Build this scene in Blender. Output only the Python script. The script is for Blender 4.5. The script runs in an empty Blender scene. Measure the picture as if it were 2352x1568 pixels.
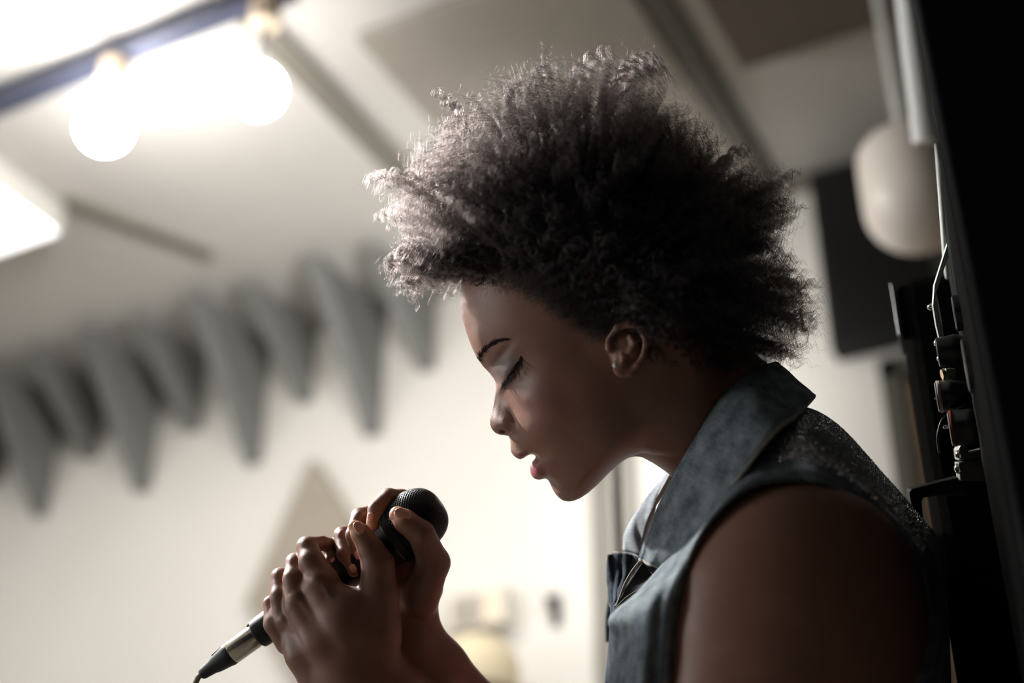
import bpy, bmesh, math, random
import numpy as np
from mathutils import Vector, Matrix

random.seed(7)
RNG = np.random.default_rng(11)
scene = bpy.context.scene
COL = scene.collection

# ------------------------------------------------------------------ camera
CX, CY, F = 1176.0, 784.0, 3266.7          # image centre and focal length (px, 50 mm)
S = 0.00036                                # metres per pixel unit in the singer's plane
D0 = F                                     # distance of that plane (pixel units)
PITCH, YAW = math.radians(30.0), math.radians(27.7)
CAM = np.array([0.0, 0.0, 1.0])
FH = np.array([-math.sin(YAW), math.cos(YAW), 0.0])
RIGHT = np.array([math.cos(YAW), math.sin(YAW), 0.0])
FWD = FH * math.cos(PITCH) + np.array([0, 0, math.sin(PITCH)])
UP = np.cross(RIGHT, FWD)

cd = bpy.data.cameras.new('camera')
cd.lens = 50.0; cd.sensor_width = 36.0; cd.clip_start = 0.05; cd.clip_end = 60
cd.dof.use_dof = True
cd.dof.focus_distance = (D0 - 60) * S
cd.dof.aperture_fstop = 1.75
cam = bpy.data.objects.new('camera', cd); COL.objects.link(cam)
m = Matrix.Identity(4)
for i in range(3):
    m[i][0] = RIGHT[i]; m[i][1] = UP[i]; m[i][2] = -FWD[i]; m[i][3] = CAM[i]
cam.matrix_world = m
scene.camera = cam

# ------------------------------------------------------------------ world, exposure
scene.view_settings.view_transform = 'Standard'
scene.view_settings.look = 'None'
scene.view_settings.gamma = 1.0
scene.view_settings.use_curve_mapping = False
scene.view_settings.exposure = 0.0
w = bpy.data.worlds.new('world'); scene.world = w; w.use_nodes = True
w.node_tree.nodes['Background'].inputs[0].default_value = (0.008, 0.008, 0.009, 1)
w.node_tree.nodes['Background'].inputs[1].default_value = 1.0

CEIL = 2.70; WALL = 2.31

# ------------------------------------------------------------------ helpers
def lin(c):
    c = np.array(c, float) / 255.0
    return tuple(np.where(c <= 0.04045, c / 12.92, ((c + 0.055) / 1.055) ** 2.4)) + (1.0,)

def mat(name, col, rough=0.6, metal=0.0, spec=0.5, noise=None, bump=None, emit=None):
    """noise=(scale, amount) value variation; bump=(scale, strength, distance)"""
    m = bpy.data.materials.new(name); m.use_nodes = True
    nt = m.node_tree; b = nt.nodes['Principled BSDF']
    if len(col) == 3: col = tuple(col) + (1.0,)
    b.inputs['Base Color'].default_value = col
    b.inputs['Roughness'].default_value = rough
    b.inputs['Metallic'].default_value = metal
    b.inputs['Specular IOR Level'].default_value = spec
    tc = nt.nodes.new('ShaderNodeTexCoord')
    if noise:
        n = nt.nodes.new('ShaderNodeTexNoise'); n.inputs['Scale'].default_value = noise[0]; n.inputs['Detail'].default_value = 5
        mr = nt.nodes.new('ShaderNodeMapRange'); mr.inputs[1].default_value = 0.3; mr.inputs[2].default_value = 0.7
        mr.inputs[3].default_value = 1 - noise[1]; mr.inputs[4].default_value = 1 + noise[1]
        mx = nt.nodes.new('ShaderNodeVectorMath'); mx.operation = 'SCALE'
        mx.inputs[0].default_value = col[:3]
        nt.links.new(tc.outputs['Object'], n.inputs['Vector'])
        nt.links.new(n.outputs['Fac'], mr.inputs[0]); nt.links.new(mr.outputs[0], mx.inputs['Scale'])
        nt.links.new(mx.outputs[0], b.inputs['Base Color'])
    if bump:
        n2 = nt.nodes.new('ShaderNodeTexNoise'); n2.inputs['Scale'].default_value = bump[0]; n2.inputs['Detail'].default_value = 4
        bp = nt.nodes.new('ShaderNodeBump'); bp.inputs['Strength'].default_value = bump[1]; bp.inputs['Distance'].default_value = bump[2]
        nt.links.new(tc.outputs['Object'], n2.inputs['Vector'])
        nt.links.new(n2.outputs['Fac'], bp.inputs['Height']); nt.links.new(bp.outputs[0], b.inputs['Normal'])
    if emit:
        b.inputs['Emission Color'].default_value = tuple(emit[0]) + (1.0,)
        b.inputs['Emission Strength'].default_value = emit[1]
    return m

def chain_loc(p):
    v = np.zeros(3)
    while p is not None:
        v += np.array(p.location); p = p.parent
    return v

def link_mesh(name, V, Fc, mt, parent=None, smooth=False, kind=None, uv=None, col=None):
    """V: world coordinates (n,3); Fc: list/array of faces."""
    V = np.asarray(V, float)
    me = bpy.data.meshes.new(name)
    if parent is not None: org = chain_loc(parent)
    else:
        org = 0.5 * (V.min(0) + V.max(0)); org[2] = V[:, 2].min()
    W = V - org
    if isinstance(Fc, np.ndarray) and Fc.ndim == 2:
        n, k = Fc.shape
        me.vertices.add(len(W)); me.vertices.foreach_set('co', W.astype(np.float32).ravel())
        me.loops.add(n * k); me.loops.foreach_set('vertex_index', Fc.astype(np.int32).ravel())
        me.polygons.add(n)
        me.polygons.foreach_set('loop_start', np.arange(0, n * k, k, dtype=np.int32))
        try: me.polygons.foreach_set('loop_total', np.full(n, k, dtype=np.int32))
        except Exception: pass
        me.update(calc_edges=True); me.validate()
    else:
        me.from_pydata(W.tolist(), [], [list(map(int, f)) for f in Fc]); me.update()
    if smooth: me.polygons.foreach_set('use_smooth', np.ones(len(me.polygons), bool))
    if uv is not None:
        ul = me.uv_layers.new(name='uv')
        li = np.zeros(len(me.loops), np.int32); me.loops.foreach_get('vertex_index', li)
        ul.data.foreach_set('uv', np.asarray(uv, np.float32)[li].ravel())
    if col is not None:
        at = me.color_attributes.new(name='tint', type='FLOAT_COLOR', domain='POINT')
        at.data.foreach_set('color', np.asarray(col, np.float32).ravel())
    if mt is not None: me.materials.append(mt)
    o = bpy.data.objects.new(name, me); COL.objects.link(o)
    if parent is not None: o.parent = parent
    else: o.location = org
    if kind: o['kind'] = kind
    return o

def empty(name, loc):
    o = bpy.data.objects.new(name, None); COL.objects.link(o); o.location = loc
    o.empty_display_size = 0.05
    return o

def tag(o, label, cat, group=None):
    o['label'] = label; o['category'] = cat
    if group: o['group'] = group
    return o

class MB:
    """collects simple shapes (world coordinates) for one mesh"""
    def __init__(self): self.v = []; self.f = []
    def add(self, v, f):
        n = len(self.v); self.v += [tuple(map(float, p)) for p in v]; self.f += [[i + n for i in q] for q in f]; return self
    def box(self, a, b):
        x0, y0, z0 = a; x1, y1, z1 = b
        return self.add([(x0,y0,z0),(x1,y0,z0),(x1,y1,z0),(x0,y1,z0),(x0,y0,z1),(x1,y0,z1),(x1,y1,z1),(x0,y1,z1)],
                        [(0,3,2,1),(4,5,6,7),(0,1,5,4),(1,2,6,5),(2,3,7,6),(3,0,4,7)])
    def prism(self, poly, vec):
        """poly: list of 3d points (planar), vec: extrusion"""
        n = len(poly); p = [np.array(q, float) for q in poly]; vec = np.array(vec, float)
        v = p + [q + vec for q in p]
        f = [list(range(n))[::-1], list(range(n, 2 * n))] + [[i, (i + 1) % n, n + (i + 1) % n, n + i] for i in range(n)]
        return self.add(v, f)
    def tube(self, pts, r, n=12, cap=True):
        pts = [np.array(p, float) for p in pts]
        if not hasattr(r, '__len__'): r = [r] * len(pts)
        v = []; f = []; prev = None
        for i, p in enumerate(pts):
            t = pts[min(i + 1, len(pts) - 1)] - pts[max(i - 1, 0)]; t /= (np.linalg.norm(t) + 1e-12)
            if prev is None:
                a = np.cross(t, [0, 0, 1.0]); 
                if np.linalg.norm(a) < 0.1: a = np.cross(t, [0, 1.0, 0])
            else: a = prev - t * np.dot(prev, t)
            a /= np.linalg.norm(a); prev = a; b = np.cross(t, a)
            for k in range(n):
                th = 2 * math.pi * k / n
                v.append(p + r[i] * (a * math.cos(th) + b * math.sin(th)))
        for i in range(len(pts) - 1):
            for k in range(n):
                f.append([i*n+k, i*n+(k+1)%n, (i+1)*n+(k+1)%n, (i+1)*n+k])
        if cap:
            f.append(list(range(n))[::-1]); f.append([(len(pts)-1)*n+k for k in range(n)])
        return self.add(v, f)
    def lathe(self, org, ax, prof, n=32):
        """prof: list of (t along axis, radius)"""
        org = np.array(org, float); ax = np.array(ax, float); ax /= np.linalg.norm(ax)
        a = np.cross(ax, FWD); a /= np.linalg.norm(a); b = np.cross(ax, a)
        v = []; f = []
        for t, r in prof:
            for k in range(n):
                th = 2*math.pi*k/n; v.append(org + ax*t + r*(a*math.cos(th)+b*math.sin(th)))
        for i in range(len(prof)-1):
            for k in range(n):
                f.append([i*n+k, i*n+(k+1)%n, (i+1)*n+(k+1)%n, (i+1)*n+k])
        f.append(list(range(n))[::-1]); f.append([(len(prof)-1)*n+k for k in range(n)])
        return self.add(v, f)
    def sphere(self, c, r, nu=20, nv=12, sq=(1,1,1)):
        c = np.array(c, float); v = [c + np.array([0,0,r*sq[2]])]; f = []
        for i in range(1, nv):
            ph = math.pi*i/nv
            for k in range(nu):
                th = 2*math.pi*k/nu
                v.append(c + np.array([r*math.sin(ph)*math.cos(th)*sq[0], r*math.sin(ph)*math.sin(th)*sq[1], r*math.cos(ph)*sq[2]]))
        v.append(c - np.array([0,0,r*sq[2]]))
        for k in range(nu): f.append([0, 1+k, 1+(k+1)%nu])
        for i in range(nv-2):
            for k in range(nu):
                a = 1+i*nu; f.append([a+k, a+nu+k, a+nu+(k+1)%nu, a+(k+1)%nu])
        a = 1+(nv-2)*nu
        for k in range(nu): f.append([a+k, len(v)-1, a+(k+1)%nu])
        return self.add(v, f)
    def build(self, name, mt, parent=None, smooth=False, kind=None, bevel=None):
        o = link_mesh(name, self.v, self.f, mt, parent, False, kind)
        bm = bmesh.new(); bm.from_mesh(o.data); bmesh.ops.recalc_face_normals(bm, faces=bm.faces)
        if bevel:
            bmesh.ops.bevel(bm, geom=[e for e in bm.edges], offset=bevel, segments=3, affect='EDGES', profile=0.5)
        bm.to_mesh(o.data); bm.free()
        if smooth:
            o.data.polygons.foreach_set('use_smooth', np.ones(len(o.data.polygons), bool))
            try: o.data.set_sharp_from_angle(angle=math.radians(40))
            except Exception: pass
        return o

def ray(px, py):
    return RIGHT * (px - CX) + UP * (CY - py) + FWD * F
def on_wall(px, py, y=WALL):
    r = ray(px, py); return CAM + r * (y / r[1])
def on_ceil(px, py, z=CEIL):
    r = ray(px, py); return CAM + r * ((z - 1.0) / r[2])
def Q(px, py, w=0.0):
    """photo position of a point that sits w units (0.36 mm) nearer than the singer's plane -> metric (U,V,w)"""
    k = (D0 - w) / D0
    return np.array([CX + (px - CX) * k, CY + (py - CY) * k, w])
def TW(A):
    A = np.atleast_2d(np.asarray(A, float))
    return (CAM[None] + RIGHT[None] * ((A[:, 0:1] - CX) * S) + UP[None] * ((CY - A[:, 1:2]) * S) + FWD[None] * ((D0 - A[:, 2:3]) * S))
def P(px, py, w=0.0): return TW(Q(px, py, w))[0]

# ------------------------------------------------------------------ lamps, seen and added
M_glow = mat('lit_diffuser', (1, 1, 1), 0.5, emit=((1.0, 0.98, 0.95), 16.0))
M_globe = mat('lit_frosted_glass', (1, 1, 1), 0.4, emit=((1.0, 0.985, 0.96), 130.0))
M_whitemetal = mat('white_enamel', lin((215, 212, 205)), 0.45, noise=(8, 0.03))
M_track = mat('dark_blue_grey_metal', lin((62, 66, 84)), 0.45, 0.2, noise=(10, 0.1))
M_cream = mat('cream_plastic', lin((205, 185, 160)), 0.5, noise=(12, 0.05))

def panel_light(x0, x1, y0, y1, drop, label, gm=None):
    root = empty('ceiling_light', ((x0+x1)/2, (y0+y1)/2, CEIL - drop))
    tag(root, label, 'ceiling light')
    b = MB().box((x0, y0, CEIL - drop), (x1, y1, CEIL - 0.002)); b.build('housing', M_whitemetal, root, bevel=0.004)
    b = MB().box((x0+0.03, y0+0.03, CEIL - drop - 0.006), (x1-0.0, y1-0.012, CEIL - drop + 0.001)); b.build('diffuser', gm or M_glow, root)
    return root
panel_light(-2.35, -1.40, 0.62, 1.28, 0.03, 'large lit ceiling panel in the top left corner, above the track')
panel_light(-3.0, -1.92, 1.36, 1.69, 0.07, 'long lit ceiling fixture below the globe track at the left edge', mat('dim_lit_diffuser', (1, 1, 1), 0.5, emit=((1.0, 0.98, 0.95), 2.0)))

panel_light(-1.6, -0.4, -1.5, -1.2, 0.03, 'unseen lit ceiling panel added at the back of the room as fill', mat('dim_lit_diffuser', (1, 1, 1), 0.5, emit=((1.0, 0.98, 0.95), 1.0)))  # added behind the camera for general fill light

# light track with two globe bulbs
TY = 1.36
tr = empty('light_track', (-1.6, TY, CEIL - 0.05)); tag(tr, 'dark blue-grey lighting track running across the ceiling at upper left', 'light track')
xr = on_ceil(690, 0, CEIL-0.04)[0]
MB().box((-2.5, TY-0.018, CEIL-0.045), (xr, TY+0.018, CEIL-0.001)).build('rail', M_track, tr, bevel=0.003)
MB().box((xr-0.03, TY-0.022, CEIL-0.05), (xr+0.004, TY+0.022, CEIL-0.001)).build('end_cap', M_track, tr, bevel=0.003)
def globe(px, py, r, label, strength_mat):
    # hangs straight below the track: intersect ray with plane Y=TY
    rr = ray(px, py); p = CAM + rr * (TY / rr[1])
    root = empty('globe_lamp', (p[0], TY, p[2] - r)); tag(root, label, 'lamp', None)
    MB().sphere(p, r, 32, 20).build('globe_bulb', strength_mat, root, smooth=True)
    MB().lathe((p[0], TY, p[2] + r*0.9), (0, 0, 1), [(0, 0.012), (0.03, 0.013), (0.05, 0.010), (CEIL-0.09-p[2]-r*0.9, 0.009)], 16).build('stem', M_whitemetal, root, smooth=True)
    MB().lathe((p[0], TY, CEIL-0.10), (0, 0, 1), [(0, 0.020), (0.004, 0.025), (0.05, 0.025), (0.056, 0.02)], 20).build('socket', M_cream, root, smooth=True)
    return root
globe(590, 207, 0.043, 'round lit globe bulb hanging from the right end of the track, clear of glare', mat('dimmer_frosted_glass', (1, 1, 1), 0.4, emit=((1.0, 0.985, 0.96), 40.0)))
globe(240, 292, 0.043, 'round lit globe bulb on the left part of the track, washed out by glare', M_globe)

# wall washer behind the singer's head: stand-in for an unseen lamp lighting the far wall
def spot(name, loc, target, power, size, blend, col, label, stand=False):
    root = empty(name, loc); tag(root, label, 'spotlight')
    d = np.array(target) - np.array(loc); d /= np.linalg.norm(d)
    loc = np.array(loc, float)
    MB().lathe(loc, d, [(-0.09, 0.015), (-0.085, 0.026), (0.0, 0.034), (0.03, 0.04), (0.028, 0.036)], 24).build('lamp_head', M_track, root, smooth=True)
    if stand:
        MB().tube([loc - d*0.05, (loc[0], loc[1], loc[2]-0.08), (loc[0], loc[1], 0.02)], 0.008).build('stand_pole', M_whitemetal, root, smooth=True)
        MB().lathe((loc[0], loc[1], 0.001), (0, 0, 1), [(0, 0.14), (0.012, 0.14), (0.02, 0.02)], 32).build('stand_base', M_track, root, smooth=True)
    else: MB().tube([loc - d*0.05, (loc[0], loc[1], CEIL-0.005)], 0.006).build('arm', M_track, root, smooth=True)
    MB().lathe(loc, d, [(0.022, 0.030), (0.026, 0.030)], 24).build('lens', mat('spot_lens', (1,1,1), emit=((1,.96,.9), 8.0)), root)
    ld = bpy.data.lights.new(name, 'SPOT'); ld.energy = power; ld.spot_size = size; ld.spot_blend = blend
    ld.color = col; ld.shadow_soft_size = 0.03
    lo = bpy.data.objects.new('light_source', ld); COL.objects.link(lo); lo.parent = root
    lo.location = tuple(d * 0.045)
    lo.rotation_euler = Vector(d).to_track_quat('-Z', 'Y').to_euler()
    return root
spot('spotlight', tuple(CAM + ray(1395, 690)*(1.52/ray(1395, 690)[1])), tuple(on_wall(1130, 1040)), 37, math.radians(125), 1.0, (1.0, 0.99, 0.975),
     'dark spotlight on a stand added behind the afro hair to light the far wall', stand=True)
spot('spotlight', (-1.80, 0.96, 2.50), (-0.50, 0.90, 1.46), 260, math.radians(44), 0.6, (1.0, 0.985, 0.96),
     'unseen spotlight added at the left to light the singer')  # added lamp: brightens forehead, nose, knuckles and hair edge
# ------------------------------------------------------------------ room
M_wall = mat('wall_plaster', lin((204, 199, 191)), 0.85, noise=(3, 0.03), bump=(120, 0.1, 0.001))
M_ceil = mat('ceiling_plaster', lin((196, 192, 186)), 0.85, noise=(3, 0.03))
M_dark = mat('dark_room_wall', lin((40, 38, 36)), 0.9, noise=(3, 0.1))
M_floor = mat('carpet_floor', lin((140, 134, 126)), 0.95, noise=(30, 0.15))
M_foam = mat('grey_acoustic_foam', lin((116, 116, 113)), 0.95, noise=(40, 0.08), bump=(300, 0.2, 0.002))
M_cloud = mat('greige_acoustic_fabric', lin((150, 143, 133)), 0.95, noise=(30, 0.05))
M_cloud2 = mat('dark_acoustic_fabric', lin((98, 88, 78)), 0.95, noise=(30, 0.05))
M_trim = mat('grey_painted_trim', lin((120, 116, 106)), 0.7, noise=(8, 0.05))
M_trimdark = mat('dark_grey_trim', lin((72, 70, 60)), 0.7, noise=(8, 0.05))
M_wood = mat('tan_wood', lin((150, 125, 100)), 0.55, noise=(6, 0.12))
M_black = mat('black_cloth', lin((14, 14, 14)), 0.8, noise=(20, 0.2))
XL, XR, YB = -4.3, 1.6, -2.2
def structure(name, a, b, mt):
    return MB().box(a, b).build(name, mt, None, kind='structure')
structure('floor', (XL-0.1, YB-0.1, -0.1), (XR+0.1, WALL+0.1, 0.0), M_floor)
structure('ceiling', (XL-0.1, YB-0.1, CEIL), (XR+0.1, WALL+0.1, CEIL+0.1), M_ceil)
structure('wall_back', (XL, WALL, 0.0), (XR, WALL+0.1, CEIL), M_wall)
structure('wall_left', (XL-0.1, YB, 0.0), (XL, WALL+0.1, CEIL), M_wall)
structure('wall_right', (XR, YB, 0.0), (XR+0.1, WALL+0.1, CEIL), M_dark)
structure('wall_front', (XL, YB-0.1, 0.0), (XR, YB, CEIL), M_dark)
# window added unseen in the left wall to brighten her face
wy0, wy1, wz0, wz1 = -1.6, -0.3, 0.8, 2.1
MB().box((XL+0.001, wy0, wz0), (XL+0.012, wy1, wz1)).build('fill_window_1', mat('window_fill_glow', (1, 1, 1), 0.3, emit=((0.95, 0.98, 1.0), 13.0)), None, kind='structure')
g = MB()
for yy in (wy0-0.04, (wy0+wy1)/2-0.02, wy1): g.box((XL+0.001, yy, wz0-0.04), (XL+0.04, yy+0.04, wz1+0.04))
for zz in (wz0-0.04, wz1): g.box((XL+0.001, wy0, zz), (XL+0.04, wy1, zz+0.04))
g.build('trim_8', M_trim, None, kind='structure')
# grooves and battens on the ceiling
structure('trim_1', (-0.625, 0.9, CEIL-0.02), (-0.59, WALL, CEIL), M_trimdark)
structure('trim_2', (-1.27, 0.95, CEIL-0.012), (-1.22, WALL-0.02, CEIL), M_trim)
o = MB().prism([on_ceil(150, 445), on_ceil(150, 470), on_ceil(480, 592), on_ceil(490, 575)], (0, 0, -0.012)).build('trim_3', M_trim, None, kind='structure')
structure('trim_4', (XL, WALL-0.03, CEIL-0.03), (XR, WALL, CEIL), M_trim)
# pilaster / casing on the back wall behind the neck
structure('trim_5', (-1.03, WALL-0.03, 0), (-0.985, WALL, CEIL-0.03), M_trim)
structure('trim_6', (-0.965, WALL-0.02, 0), (-0.95, WALL, CEIL-0.03), M_trim)
# acoustic clouds under the ceiling
def cloud(x0, x1, y0, y1, t, mt, label):
    r = MB().box((x0, y0, CEIL-t), (x1, y1, CEIL-0.001)).build('acoustic_ceiling_panel', mt, None, bevel=0.006)
    tag(r, label, 'acoustic panel', None); return r
cloud(-1.11, -0.64, 1.53, 2.26, 0.02, M_cloud, 'pale greige ceiling panel above the afro hair, left of the dark seam')
cloud(-0.54, 0.45, 1.15, 1.90, 0.035, M_cloud2, 'dark brown-grey ceiling panel at the top right, beside the black case')
# foam wedge fins in the corner of ceiling and back wall
order = ['rightmost', 'second from the right', 'third from the right', 'fourth from the right', 'fifth from the right', 'sixth from the right', 'leftmost']
def fin(x, dy, dz, th, label, group):
    y1 = WALL - 0.001; z1 = CEIL - 0.031
    poly = [(x, y1-dy, z1), (x, y1-dy, z1-0.012), (x, y1-0.012, z1-dz), (x, y1, z1-dz), (x, y1, z1)]
    o = MB().prism(poly, (-th, 0, 0)).build('foam_wedge', M_foam, None, bevel=0.003)
    tag(o, label, 'acoustic foam', group); return o
for i in range(7):
    fin(-1.40 - 0.318*i, 0.25, 0.185, 0.034, 'short grey foam wedge in the corner, %s of the short ones' % order[i], 'short foam wedges along the ceiling corner')
for i in range(7):
    fin(-1.53 - 0.318*i, 0.27, 0.31, 0.038, 'long pointed grey foam wedge, %s of the long ones' % order[i], 'long foam wedges along the ceiling corner')
# diamond panel on the wall
dm = [on_wall(733, 1062), on_wall(905, 1330), on_wall(735, 1640), on_wall(585, 1392)]
dm = [np.array(p) - np.array([0, 0.002, 0]) for p in dm]
o = MB().prism(dm, (0, -0.03, 0)).build('acoustic_wall_panel', mat('beige_fabric', lin((146, 136, 122)), 0.95, noise=(30, .05)), None, bevel=0.004)
tag(o, 'beige diamond-shaped acoustic panel on the far wall behind the hands', 'acoustic panel')
# small dark wall fitting
c = on_wall(1278, 1402)
r = empty('wall_hook', (c[0], WALL-0.001, c[2]-0.03)); tag(r, 'small dark wall hook below and right of the chin, blurred', 'hook')
MB().box((c[0]-0.010, WALL-0.006, c[2]-0.032), (c[0]+0.010, WALL-0.0005, c[2]+0.032)).build('plate', M_black, r, bevel=0.002)
MB().tube([(c[0], WALL-0.005, c[2]+0.01), (c[0], WALL-0.03, c[2]+0.005), (c[0], WALL-0.035, c[2]+0.02)], 0.006).build('peg', M_black, r, smooth=True)
# wall speaker + round lamp to the right of the hand
a = on_wall(1045, 1470); b = on_wall(1185, 1352)
r = empty('wall_speaker', ((a[0]+b[0])/2, WALL-0.001, a[2])); tag(r, 'small off-white wall speaker with grey grille right of the wrist', 'speaker')
x0, x1 = a[0], b[0]; z0, z1 = a[2], b[2]
M_off = mat('off_white_plastic', lin((205, 198, 184)), 0.6, noise=(10, 0.03))
MB().box((x0, WALL-0.05, z0), (x1, WALL-0.001, z1)).build('cabinet', M_off, r, bevel=0.006)
g = MB(); g.box((x0+0.022, WALL-0.054, z0+0.008), (x0+0.085, WALL-0.049, z1-0.018))
g.build('grille', mat('grey_grille', lin((150, 142, 130)), 0.8, noise=(60, .2)), r)
MB().box((x0+0.092, WALL-0.052, z0+0.008), (x1-0.012, WALL-0.049, z1-0.018)).build('side_slot', M_cream, r)
c = on_wall(1095, 1518, WALL-0.12)
r = empty('drum_lampshade', (c[0], c[1], c[2]-0.06)); tag(r, 'rounded beige lampshade behind the forearm, under the wall speaker', 'lamp')
M_shade = mat('beige_lampshade', lin((196, 182, 152)), 0.8, noise=(20, 0.05))
MB().lathe((c[0], c[1], c[2]-0.055), (0, 0, 1), [(0, 0.072), (0.02, 0.078), (0.05, 0.076), (0.075, 0.066), (0.092, 0.045), (0.10, 0.02), (0.102, 0.006)], 32).build('shade', M_shade, r, smooth=True)
MB().tube([(c[0], c[1], c[2]), (c[0], WALL-0.005, c[2])], 0.008).build('wall_arm', M_trim, r, smooth=True)
# black box on the wall at right
a = on_wall(1872, 430); b = on_wall(1932, 832)
r = empty('wall_monitor', (-0.44, WALL-0.001, b[2])); tag(r, 'tall black screen on the far wall between the hair and white shade', 'monitor')
x0 = -0.533
MB().box((x0, WALL-0.05, b[2]), (x0+0.20, WALL-0.001, a[2])).build('casing', M_black, r, bevel=0.004)
MB().box((x0+0.012, WALL-0.053, b[2]+0.012), (x0+0.188, WALL-0.049, a[2]-0.012)).build('screen', mat('dark_glass', lin((8, 9, 10)), 0.35), r)
# tan door with grey frame
dr = MB().box((-0.42, WALL-0.02, 0.0), (0.40, WALL-0.001, on_wall(2075, 890)[2])).build('door_1', M_wood, None, kind='structure')
zt = on_wall(2060, 880)[2]
fr = MB(); fr.box((-0.455, WALL-0.035, 0), (-0.42, WALL-0.001, zt+0.03)); fr.box((-0.455, WALL-0.035, zt), (0.42, WALL-0.001, zt+0.035))
fr.build('trim_7', M_trimdark, None, kind='structure')
# white pendant shade with arm, behind the black case
zc = D0*-1.35
def PW(px, py, w): return P(px, py, w)
c = P(2105, 470, -2600)
r = empty('pendant_lamp', tuple(c + np.array([0, 0, -0.08]))); tag(r, 'unlit white rounded pendant shade between hair and black case', 'lamp')
M_ws = mat('white_lampshade', lin((238, 228, 216)), 0.35, noise=(10, .03))
R_ = 0.088*1.02*2105/2105*1.6
prof = []
R0 = 120*S*5866/3266
for k in range(0, 13):
    th = math.radians(-90 + k*7.5); prof.append((R0*0.95*math.sin(th), max(0.002, R0*math.cos(th))))
prof += [(R0*1.0, R0*1.0), (R0*1.25, R0*0.97), (R0*1.45, R0*0.8), (R0*1.55, R0*0.3)]
MB().lathe(c, (0, 0, 1), prof, 40).build('shade', M_ws, r, smooth=True)
MB().tube([c + np.array([0, 0, R0*1.5]), (c[0], c[1], CEIL-0.002)], 0.012).build('stem', M_whitemetal, r, smooth=True)
# pale vertical conduit
p0 = P(2085, -30, -1500); p1 = P(2128, 325, -1500)
r = MB().tube([p0, (p0*0.7+p1*0.3), (p0*.3+p1*.7), p1], 0.0135*1.2, 16).build('microphone_boom', mat('pale_metal', lin((225, 226, 222)), 0.5, 0.0), None, smooth=True)
tag(r, 'pale blurred metal pole hanging down beside the black case, upper right', 'pole')
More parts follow.
